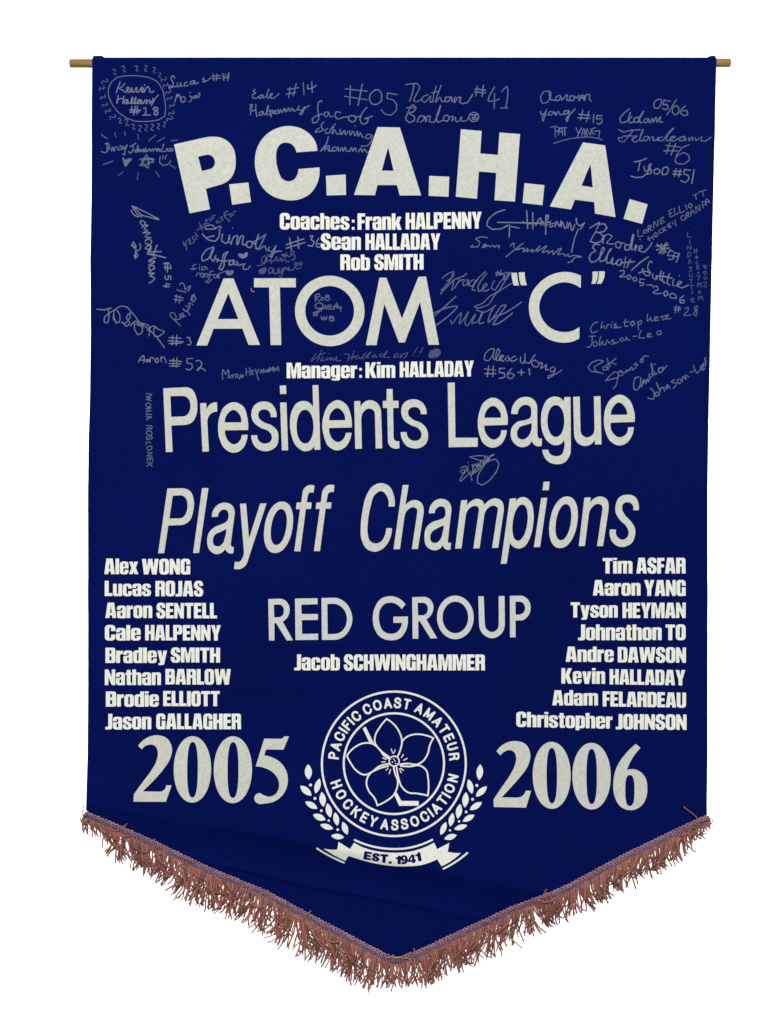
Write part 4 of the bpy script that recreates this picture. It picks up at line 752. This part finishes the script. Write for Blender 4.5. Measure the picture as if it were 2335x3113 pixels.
sign([(J_, "555,72 600,90 700,140 785,190 730,175 640,150 560,75 600,140 640,165; 550,110 570,145 610,165 625,155; 640,195 625,215 660,240 670,215 640,195; 640,255 690,235 660,270 690,280 650,300 710,300 670,330 720,340; 670,370 690,350 725,370 710,400 670,385; 690,410 670,430 700,440 720,415 690,400; 700,460 720,430 690,470 740,480; 770,405 750,450 740,500; 690,460 805,458; 690,480 760,490 840,510; 760,510 700,540 750,540 700,570; 730,575 700,590 710,615 745,600 740,575; 750,600 700,640 745,640 710,660 750,680 705,720; 570,375 560,400 610,450 630,430 625,390; 570,380 590,420 555,400; 600,470 575,490 590,510 605,490 600,470; 590,450 585,515; 825,560 870,555; 830,590 885,600; 840,550 840,610; 860,550 855,630; 880,570 890,600; 885,692 885,665; 885,665 864,663 865,686 852,694 836,682 838,662; 876,735 846,728 845,758; 872,752 820,748")], 'vertical cursive marker signature with number 54 at the left', M_INKB, 5)
sign([(J_, "920,830 990,850; 910,860 985,870; 935,825 925,885; 965,830 955,895; 935,780 1010,800; 960,735 980,720 1000,740 1005,780 1050,745 1030,790; 880,1000 965,1080; 880,1000 885,970 915,975 930,1015 915,1030 965,1020; 960,985 965,1010 990,1005 985,975 965,985 1010,1000; 990,940 1010,960 1040,930; 1020,950 1045,990; 1010,910 1045,925 1035,890 1070,905; 1060,870 1080,830 1095,850 1070,880 1055,860 1065,825 1085,820")], 'steep marker signature with number 12')
sign([(J_, "262,940 330,945 380,930; 355,935 365,990 350,1055 325,1050 325,1010 370,970 420,940; 430,1060 400,1020 410,950 460,915 510,920 560,970 620,1050; 430,950 455,990 450,1050 420,1045 405,990; 470,1050 500,1060 540,1010 545,970 510,1010 540,1060 510,1085 480,1050; 545,1080 590,1040 640,1060 640,1140 610,1155 580,1110 580,1060 620,1080 660,1060; 640,1060 700,1080 700,1165; 690,1120 740,1080 780,1110 830,1130 780,1170 750,1170 740,1130 750,1090; 620,1050 700,1110 770,1180 830,1265; 600,1050 650,1095; 900,1165 895,1240; 935,1160 930,1245; 870,1180 970,1185; 860,1205 990,1215; 870,1230 975,1225; 1015,1180 1045,1180 1040,1200 1055,1215 1045,1240 1025,1240")], 'tangled marker signature with number 3 at the left edge', M_INKB)
sign([(J_, "990,375 1000,410 1010,380 1015,420 1020,450; 1010,380 1040,350 1050,385; 1040,350 1045,395 1085,375; 1080,330 1065,345 1080,365 1100,345; 1090,320 1115,335; 1085,300 1110,320; 1105,280 1135,260; 1130,240 1150,280; 1125,215 1160,260 1165,225 1185,245; 1175,205 1195,195 1180,190 1180,225 1210,215; 1205,180 1225,200 1225,170 1245,185 1240,155 1260,155; 1280,195 1265,205 1275,220 1295,205 1300,215; 1320,165 1300,175 1325,190 1310,200; 1365,120 1335,130 1340,170 1370,190 1380,200 1365,205; 1330,155 1370,145; 1395,140 1380,145 1385,165 1405,150; 1415,150 1410,125 1435,120")], 'small faint curved marker signature', M_INKD, 4)
sign([(J_, "1175,270 1180,245 1230,235 1260,260 1300,245 1310,260; 1185,270 1260,268; 1295,270 1290,330 1260,370 1200,360 1150,310; 1190,340 1250,325; 1320,310 1315,370 1350,390 1380,345; 1403,258 1405,262; 1380,320 1370,375 1390,390"), (K_, "10,395 35,330 60,325 60,400 90,330 110,325 105,400 130,400; 165,370 140,380 140,415 170,425 190,400 175,370; 185,385 205,390; 240,315 215,400 220,435 240,430; 180,385 260,340 290,320; 300,310 265,390 240,440 290,410 305,450; 330,420 320,450 350,455 380,415; 385,410 370,460 350,500 335,500 350,470 430,455; 500,345 515,440; 570,335 575,430; 470,400 620,350; 470,430 630,380; 670,330 695,325 680,355 705,375 690,410 655,405; 745,345 725,380 725,415 755,420 760,390 735,395"), (J_, "1245,420 1190,440 1145,500 1150,535 1200,520 1245,430 1220,510 1240,540 1260,510; 1265,490 1250,520 1285,520 1270,545; 1365,460 1330,480 1310,560 1290,600 1310,612 1330,580 1340,500 1365,460; 1270,530 1330,540 1380,530; 1410,530 1380,540 1375,570 1405,565 1415,530 1420,570 1450,560; 1440,540 1455,575 1490,560; 1510,560 1495,575 1495,605 1530,605 1550,580; f 1450,480 1475,475 1495,480 1525,462 1530,490 1495,515 1465,505")], 'large two-line cursive marker signature with number 36 and a heart', M_INKB, 5)
sign([(J_, "1050,600 1080,605 1070,585 1085,565 1095,570; 1070,610 1100,600; 1125,590 1125,610; 1125,565 1127,568; 1170,585 1145,590 1145,612 1170,608 1175,585 1195,610; 1100,665 1110,640 1130,640 1135,670; 1130,650 1145,640 1165,650 1150,675 1175,665 1165,645 1200,650 1185,675; 1240,620 1215,630 1205,690 1180,715 1200,720 1225,690; 1205,655 1245,650; 1265,650 1245,655 1250,680 1270,675 1275,650 1280,680; 1290,680 1290,645 1345,625; f 1345,620 1380,620 1410,615 1405,645 1380,660 1350,645")], 'small two-line marker signature with a heart above the first big capital', M_INK, 4)
sign([(K_, "225,575 270,570 300,520 295,490 270,510 265,550 290,560 320,480 310,540 340,530 345,560; 350,510 340,540 380,530 390,500 400,540 430,510 430,540 460,520 470,540 500,540; 470,470 490,500 540,460 515,450 510,480 545,490 540,520 520,530; f 430,480 450,478 475,485 470,505 445,500; f 240,615 265,600 300,592 300,625 275,648 245,640; 350,595 325,605 325,640 350,635 365,600 365,640 400,640 400,600; 415,600 420,640 445,600 440,640 425,675 415,665; 450,620 460,590 480,610 490,590 495,615 535,605; 550,550 540,565 555,578 568,562 550,550; 590,545 580,560 595,572 607,556 590,545; 540,585 565,605 595,590")], 'faint marker signature with two hearts and a smiling face', M_INKD, 4.4)
sign([(K_, "715,820 715,875; 715,825 745,810 755,830 720,845 755,870; 775,840 762,855 775,865 788,850 775,840; 805,820 805,865 835,860 835,840 810,838 830,828 805,820; 715,905 745,885 780,900 770,930 735,960 755,960 790,920; 715,905 720,930 770,930; 790,935 800,905 810,940 825,905 830,945; 845,900 850,940 870,940 880,900; 860,920 900,915; 895,885 900,930; 905,905 910,930 935,925; 930,915 930,960; 710,960 705,1000; 725,955 725,1000; 695,972 740,970; 695,988 738,985; 765,1000 775,1030 788,1005 800,1030 812,1000; 835,1000 838,1035 870,1035 872,1015 840,1015 868,1005 835,1000")], 'three short marker lines inside the round capital', M_INK, 4.2)
sign([(L_, "610,280 655,225 655,285; 625,262 680,262; 695,258 680,262 682,278 698,270 700,258 705,278; 712,278 715,240 735,242 740,255; 765,245 752,265 765,285 780,270 775,250 765,245; 800,235 805,278; 802,250 820,235 835,250 845,285; 905,250 905,310; 935,245 930,320; 875,265 975,275; 870,290 965,295; 875,312 955,315; 1020,250 1070,248; 1022,255 1020,285 1060,295 1065,325 1040,345 1010,335; 1095,270 1125,265 1145,290 1135,320 1105,350 1120,325 1175,352")], 'printed marker signature with number 52', M_INKB)
sign([(L_, "1320,420 1325,345 1345,380 1365,345 1365,415; 1395,390 1380,395 1382,412 1398,405 1400,390; 1410,415 1412,380 1425,385; 1430,410 1435,380 1450,385 1440,400 1460,420; 1465,415 1470,385 1480,410 1490,385 1490,405"), (H_, "135,330 135,395; 165,325 165,390; 135,360 165,358; 180,365 195,350 180,350 180,380 200,380; 210,340 220,370; 240,340 225,370 240,430; 255,375 260,345 275,370 280,340 295,365; 310,345 305,360 320,360 320,340 325,362; 330,360 335,325 350,350 360,320 365,358; 375,355 378,330 392,350; 395,350 398,315 410,355")], 'small printed marker signature left of the manager name', M_INK, 4)
def rows_of_caps(L):
    t = "IWONIA ROSLONEK"; W = sum(STK[c][0] for c in t) + 22 * (len(t) - 1); u = 0
    for c in t:
        sc = (1155 - 540) / W
        jx, jk, js = random.uniform(-4, 4), random.uniform(.42, .54), random.uniform(-.12, .22)
        def xf(q, u=u, jx=jx, jk=jk, js=js): return L_(np.stack([672 + jx + q[:, 1] * jk + (u * sc) * 0.012, 540 + (u + q[:, 0] - js * q[:, 1]) * sc], -1))
        if c != ' ': stroke_glyph(L, c, xf, 3.9 * K)
        u += STK[c][0] + 22
sign([], 'hand capitals running vertically down the left side', M_INK, text=rows_of_caps)

# ------------------------------------------------------------------ seams and edges
def tube(pts, r, sides=4):
    """pts (n,3) -> verts, faces of a closed-ended thread"""
    pts = np.asarray(pts); n = len(pts)
    T = np.gradient(pts, axis=0); T /= np.linalg.norm(T, axis=1)[:, None] + 1e-12
    up = np.array([0, 1.0, 0.02]); U = np.cross(T, up); U /= np.linalg.norm(U, axis=1)[:, None] + 1e-12
    W = np.cross(T, U); a = np.arange(sides) * 2 * np.pi / sides
    rr = np.broadcast_to(np.asarray(r, float), (n,))
    V_ = pts[:, None] + rr[:, None, None] * (np.cos(a)[None, :, None] * U[:, None] + np.sin(a)[None, :, None] * W[:, None])
    F_ = [(i * sides + k, i * sides + (k + 1) % sides, (i + 1) * sides + (k + 1) % sides, (i + 1) * sides + k) for i in range(n - 1) for k in range(sides)]
    F_ += [tuple(range(sides))[::-1], tuple((n - 1) * sides + k for k in range(sides))]
    return V_.reshape(-1, 3), F_
class Bag:
    def __init__(s): s.V = []; s.F = []; s.n = 0
    def add(s, vf):
        v, f = vf; s.V.append(v); s.F += [tuple(i + s.n for i in q) for q in f]; s.n += len(v)
    def make(s, name, m_, parent, label=None, kind=None): return obj(name, np.concatenate(s.V), s.F, m_, parent, True, label, kind)
bag = Bag()                                            # sleeve seam: short stitches
x = 300.0
while x < 2160:
    y = 219.5 + (x - 300) * .0045; xs = np.array([x, x + 3.5, x + 7])
    bag.add(tube(P3(xs, np.full(3, y) + rng.normal(0, .25), np.array([.0001, .00035, .0001])), 0.00028, 3)); x += 10.5
bag.make('sleeve_stitching', fabric_material('navy_stitch', (0.012, 0.02, 0.115)), banner, kind='stuff', label='faint row of stitches under the rod sleeve')
for nm, tab, sgn in (('left', LEFT, 1), ('right', RIGHT, -1)):
    bag = Bag(); ys_ = np.linspace(176, 2462 if nm == 'left' else 2470, 230)
    xs = np.interp(ys_, *tab) + sgn * 1.0 
    bag.add(tube(P3(xs, ys_, -0.0004 + 0.0002 * np.sin(ys_ / 9)), 0.0008, 5))
    bag.make('side_hem', M_EDGE, banner)

# ------------------------------------------------------------------ braid trim
tx = np.array(TRX, float); ty = np.array(TRY, float)
seg = np.hypot(np.diff(tx), np.diff(ty)); cum = np.concatenate([[0], np.cumsum(seg)]); TOT = cum[-1]
def on_trim(s_, off):
    """point at length s_ along the trim, off units below its upper edge"""
    s_ = np.asarray(s_, float); x = np.interp(s_, cum, tx); y = np.interp(s_, cum, ty)
    e = 14.0; x2 = np.interp(np.clip(s_ + e, 0, TOT), cum, tx); y2 = np.interp(np.clip(s_ + e, 0, TOT), cum, ty)
    x1 = np.interp(np.clip(s_ - e, 0, TOT), cum, tx); y1 = np.interp(np.clip(s_ - e, 0, TOT), cum, ty)
    dx, dy = x2 - x1, y2 - y1; l = np.hypot(dx, dy)
    return x - dy / l * off, y + dx / l * off
bag = Bag(); s_ = 4.0
ico = None
def bead(cx, cy, rx, ry, rz, ang, depth_off):
    """small faceted stitch"""
    ring = [(math.cos(t), math.sin(t)) for t in np.arange(6) * math.pi / 3]
    vs_ = []
    for (lv, rr) in ((0.0, 1.0), (0.72, 0.62)):
        for c, s2 in ring:
            X, Y = c * rx * rr, s2 * ry * rr
            vs_.append((cx + X * math.cos(ang) - Y * math.sin(ang), cy + X * math.sin(ang) + Y * math.cos(ang), lv * rz))
    vs_.append((cx, cy, rz))
    a = np.array(vs_); p = P3(a[:, 0], a[:, 1], 0); p[:, 1] -= a[:, 2] * S + depth_off
    f = [(k, (k + 1) % 6, 6 + (k + 1) % 6, 6 + k) for k in range(6)] + [(6 + k, 6 + (k + 1) % 6, 12) for k in range(6)]
    return p, [q[::-1] for q in f]
# base tape
n = 260; ss = np.linspace(0, TOT, n); x0, y0 = on_trim(ss, 4.5); x1, y1 = on_trim(ss, 25)
Vt = np.concatenate([P3(x0, y0, 0.0007), P3(x1, y1, 0.0007), P3(x0, y0, -0.0004), P3(x1, y1, -0.0004)])
Ft = [(i, i + 1, n + i + 1, n + i) for i in range(n - 1)] + [(2 * n + i + 1, 2 * n + i, 3 * n + i, 3 * n + i + 1) for i in range(n - 1)]
Ft += [(2 * n + i, 2 * n + i + 1, i + 1, i) for i in range(n - 1)] + [(n + i, n + i + 1, 3 * n + i + 1, 3 * n + i) for i in range(n - 1)]
braid = obj('braid_trim', Vt, Ft, thread_material('plum_tape', (0.020, 0.012, 0.060), 0.1), banner, label='narrow mauve braided tape edging the pointed foot')
bag = Bag(); s_ = 2.0
while s_ < TOT - 2:
    tired = 0.5 + 0.5 * math.sin(s_ / 55.0) * math.sin(s_ / 23.0 + 1)
    for k, off in enumerate((12.2, 17.0, 21.8)):
        x, y = on_trim(s_, off + rng.normal(0, .25)); x2, y2 = on_trim(s_ + 2, off)
        bag.add(bead(float(x), float(y), 2.7, 1.85, 1.9 - .4 * tired, math.atan2(y2 - y, x2 - x) + (0.35 if k % 2 else -0.25), 0.0007))
    s_ += 6.0 + rng.normal(0, .12)
bag.make('braid_stitches', M_BRAID, braid, kind='stuff')
bag = Bag(); s_ = 4.0
while s_ < TOT - 6:                                    # scalloped loops along the upper edge
    wv = 5.0 + rng.normal(0, .3); ph = np.linspace(-0.15 * np.pi, 1.15 * np.pi, 9)
    so = s_ + 5.6 - wv * np.cos(ph); off = 7.6 - (6.4 + rng.normal(0, .5)) * np.sin(ph)
    x, y = on_trim(so, off); bag.add(tube(P3(x, y, 0.0010 + 0.0006 * np.sin(ph)), 0.00098, 4))
    x, y = on_trim(np.array([s_ + 1, s_ + 5, s_ + 10]), np.array([9.5, 7.5, 8.6])); bag.add(tube(P3(x, y, 0.0011), 0.0006, 3))
    s_ += 11.9 + rng.normal(0, .35)
bag.make('braid_loops', M_BRAID, braid, kind='stuff')

# ------------------------------------------------------------------ fringe
def smooth_noise(seed, step, amp):
    r = np.random.default_rng(seed); k = r.normal(0, 1, int(TOT / step) + 4)
    return lambda s_: amp * np.interp(s_, np.arange(len(k)) * step, k)
lean = smooth_noise(3, 60, .20); lenn = smooth_noise(6, 22, .11); curln = smooth_noise(8, 40, .35)
cl = [0.0]                                             # strands gather into tufts
while cl[-1] < TOT: cl.append(cl[-1] + rng.uniform(9, 34))
cl = np.array(cl); cw = rng.uniform(.35, 1.05, len(cl)); cz = rng.uniform(-.0008, .0034, len(cl)); clean = rng.normal(0, .12, len(cl))
bag = Bag(); s_ = 0.0
while s_ < TOT:
    x, y = on_trim(s_, 23.0 + rng.normal(0, 1.0)); x = float(x); y = float(y)
    base_len = np.interp(x, [260, 300, 360, 500, 700, 1000, 1110, 1180, 1240, 1320, 1450, 1650, 1900, 2040, 2100, 2150], [40, 60, 80, 96, 104, 112, 104, 76, 78, 98, 100, 84, 84, 82, 50, 26])
    Ln = base_len * (1 + lenn(s_)) * (rng.uniform(.80, 1.06) if rng.random() < .82 else rng.uniform(.45, .8))
    i = int(np.argmin(np.abs(cl - s_ - rng.normal(0, 5))))
    ctr, _ = on_trim(cl[i], 23); pull = (float(ctr) - x) * cw[i] / max(Ln, 20)
    th = -pull + lean(s_) + clean[i] + rng.normal(0, .085) + (0.06 if x < 1190 else 0.03)
    cu = (curln(s_) + rng.normal(0, .45)) / Ln
    if rng.random() < .05: cu *= 4
    if rng.random() < .035: th += rng.choice([-1, 1]) * rng.uniform(.5, 1.0)
    wig = rng.uniform(.05, .20); wp = rng.uniform(0, 6.28); wf = rng.uniform(.05, .10)
    n_ = 11; st = Ln / (n_ - 1); pts = [(x, y)]; a = th * .35
    zo = cz[i] + rng.uniform(-0.0024, 0.0028); zs = rng.normal(0, .0003); zz = [0.0]
    for k in range(1, n_):
        t = k / (n_ - 1); aa = a + (th - a) * min(1, t * 2.0) + cu * st * k + wig * math.sin(wp + wf * st * k * 2)
        px, py = pts[-1]; pts.append((px - math.sin(aa) * st, py + math.cos(aa) * st)); zz.append(zo * min(1, t * 3) + zs * k + .0007 * math.sin(wp + t * 5))
    q = np.array(pts); zz = np.array(zz)
    d0 = float(depth(x, y))
    p3 = np.stack([(q[:, 0] - 1167.5) * S, d0 - 0.0003 - zz, (1556.5 - q[:, 1]) * S + ZC], -1)
    rad = rng.uniform(1.8, 2.65) * S * np.array([.8] + [1] * (n_ - 2) + [.95])
    bag.add(tube(p3, rad, 4)); s_ += rng.uniform(1.1, 2.5)
bag.make('fringe', M_FRINGE, banner, kind='stuff', label='tousled rose-brown thread fringe')
def stray(name, pts, r, m_=M_FRINGE, off=0.003, parent=banner, label=None):
    q = spline([(x, y, '' if i in (0, len(pts) - 1) else '~') for i, (x, y) in enumerate(pts)], False)
    t = np.linspace(0, 1, len(q)); p = P3(q[:, 0], q[:, 1], off * (1 + .3 * np.sin(t * 3)))
    b_ = Bag(); b_.add(tube(p, r, 6)); return b_.make(name, m_, parent, label)
def cr(f, s_): return [tuple(f(np.array(p[:2]))) for p in parse(s_)]
T1, T2, T3, T4 = fr(1700, 2300), fr(800, 2600), fr(220, 2350), fr(1300, 2550)
stray('loose_thread', cr(T1, "1040,415 1070,440 1110,470 1145,500 1165,540 1170,590"), 1.5 * S, label='loose thread sticking up at the right end of the fringe')
stray('loose_thread', cr(T2, "405,470 370,500 340,535 300,555 250,550 200,520 170,470"), 1.7 * S)
stray('loose_thread', cr(T3, "697,550 685,590 700,640 740,690"), 1.6 * S)
stray('loose_thread', cr(T2, "1035,868 1080,862 1130,868 1180,850 1230,825 1245,820"), 1.5 * S, M_TAN)
stray('loose_thread', cr(T2, "1090,840 1110,862 1150,858 1175,870 1215,868 1240,885 1245,910"), 1.5 * S, M_TAN)
stray('loose_thread', cr(T4, "735,545 725,580 735,620 770,680 800,720"), 1.6 * S)
stray('loose_thread', cr(T1, "1245,575 1275,560 1287,530 1270,515 1240,525 1180,545"), 1.6 * S)
stray('loose_thread', cr(T3, "130,350 80,360 75,400 110,440 160,470"), 1.6 * S)
stray('loose_thread', cr(T3, "110,265 95,300 90,335 120,350"), 1.8 * S)
stray('loose_thread', cr(T2, "830,990 900,995 980,1010 1040,1020 1060,980 1070,1020 1110,1035 1150,1030"), 1.2 * S)

# ------------------------------------------------------------------ rod
def rod():
    x0, x1, y0, y1, r = 210.0, 2223.0, 190.0, 188.0, 13.0
    n_, sd = 60, 24; pts = []
    V_ = []; F_ = []
    ts = np.concatenate([[0, 0.0008], np.linspace(.01, .99, n_), [.9992, 1]])
    for i, t in enumerate(ts):
        rr = r * (0.9 if i in (0, len(ts) - 1) else 1) * (1 + .01 * math.sin(t * 40)); cx, cy = x0 + t * (x1 - x0), y0 + t * (y1 - y0)
        for k in range(sd):
            a = 2 * math.pi * k / sd
            V_.append(((cx - 1167.5) * S, 0.0055 + rr * S * math.cos(a), (1556.5 - cy) * S + ZC + rr * S * math.sin(a)))
    n2 = len(ts)
    for i in range(n2 - 1):
        for k in range(sd): F_.append((i * sd + k, (i + 1) * sd + k, (i + 1) * sd + (k + 1) % sd, i * sd + (k + 1) % sd))
    F_.append(tuple(range(sd))); F_.append(tuple((n2 - 1) * sd + k for k in range(sd))[::-1])
    o = obj('wooden_dowel', V_, F_, M_WOOD)
    md = o.modifiers.new('edge', 'EDGE_SPLIT'); md.split_angle = math.radians(50)
    o['label'] = 'thin raw wooden dowel through the top sleeve of the banner'; o['category'] = 'dowel'
rod()
# a crumb of tan thread caught on the sheet
q = np.array(cr(K_, "178,766 180,784 192,794 206,796")); q = spline([(a, b_, '~' if 0 < i < 3 else '') for i, (a, b_) in enumerate(q)], False)
b_ = Bag(); b_.add(tube(P3(q[:, 0], q[:, 1], 0.0012), np.linspace(1.2, 2.0, len(q)) * S, 6))
o = b_.make('thread_scrap', M_TAN, None); o['label'] = 'tiny tan scrap of thread stuck to the navy fabric between two large capitals'; o['category'] = 'thread'

# ------------------------------------------------------------------ backdrop
bx = [(-7, 3.2, -1.2), (7, 3.2, -1.2), (7, 3.2, 5.5), (-7, 3.2, 5.5), (-7, 3.25, -1.2), (7, 3.25, -1.2), (7, 3.25, 5.5), (-7, 3.25, 5.5)]
o = obj('wall', bx, [(0, 1, 2, 3), (5, 4, 7, 6), (4, 0, 3, 7), (1, 5, 6, 2), (3, 2, 6, 7), (4, 5, 1, 0)], M_WALL, None, False, kind='structure')
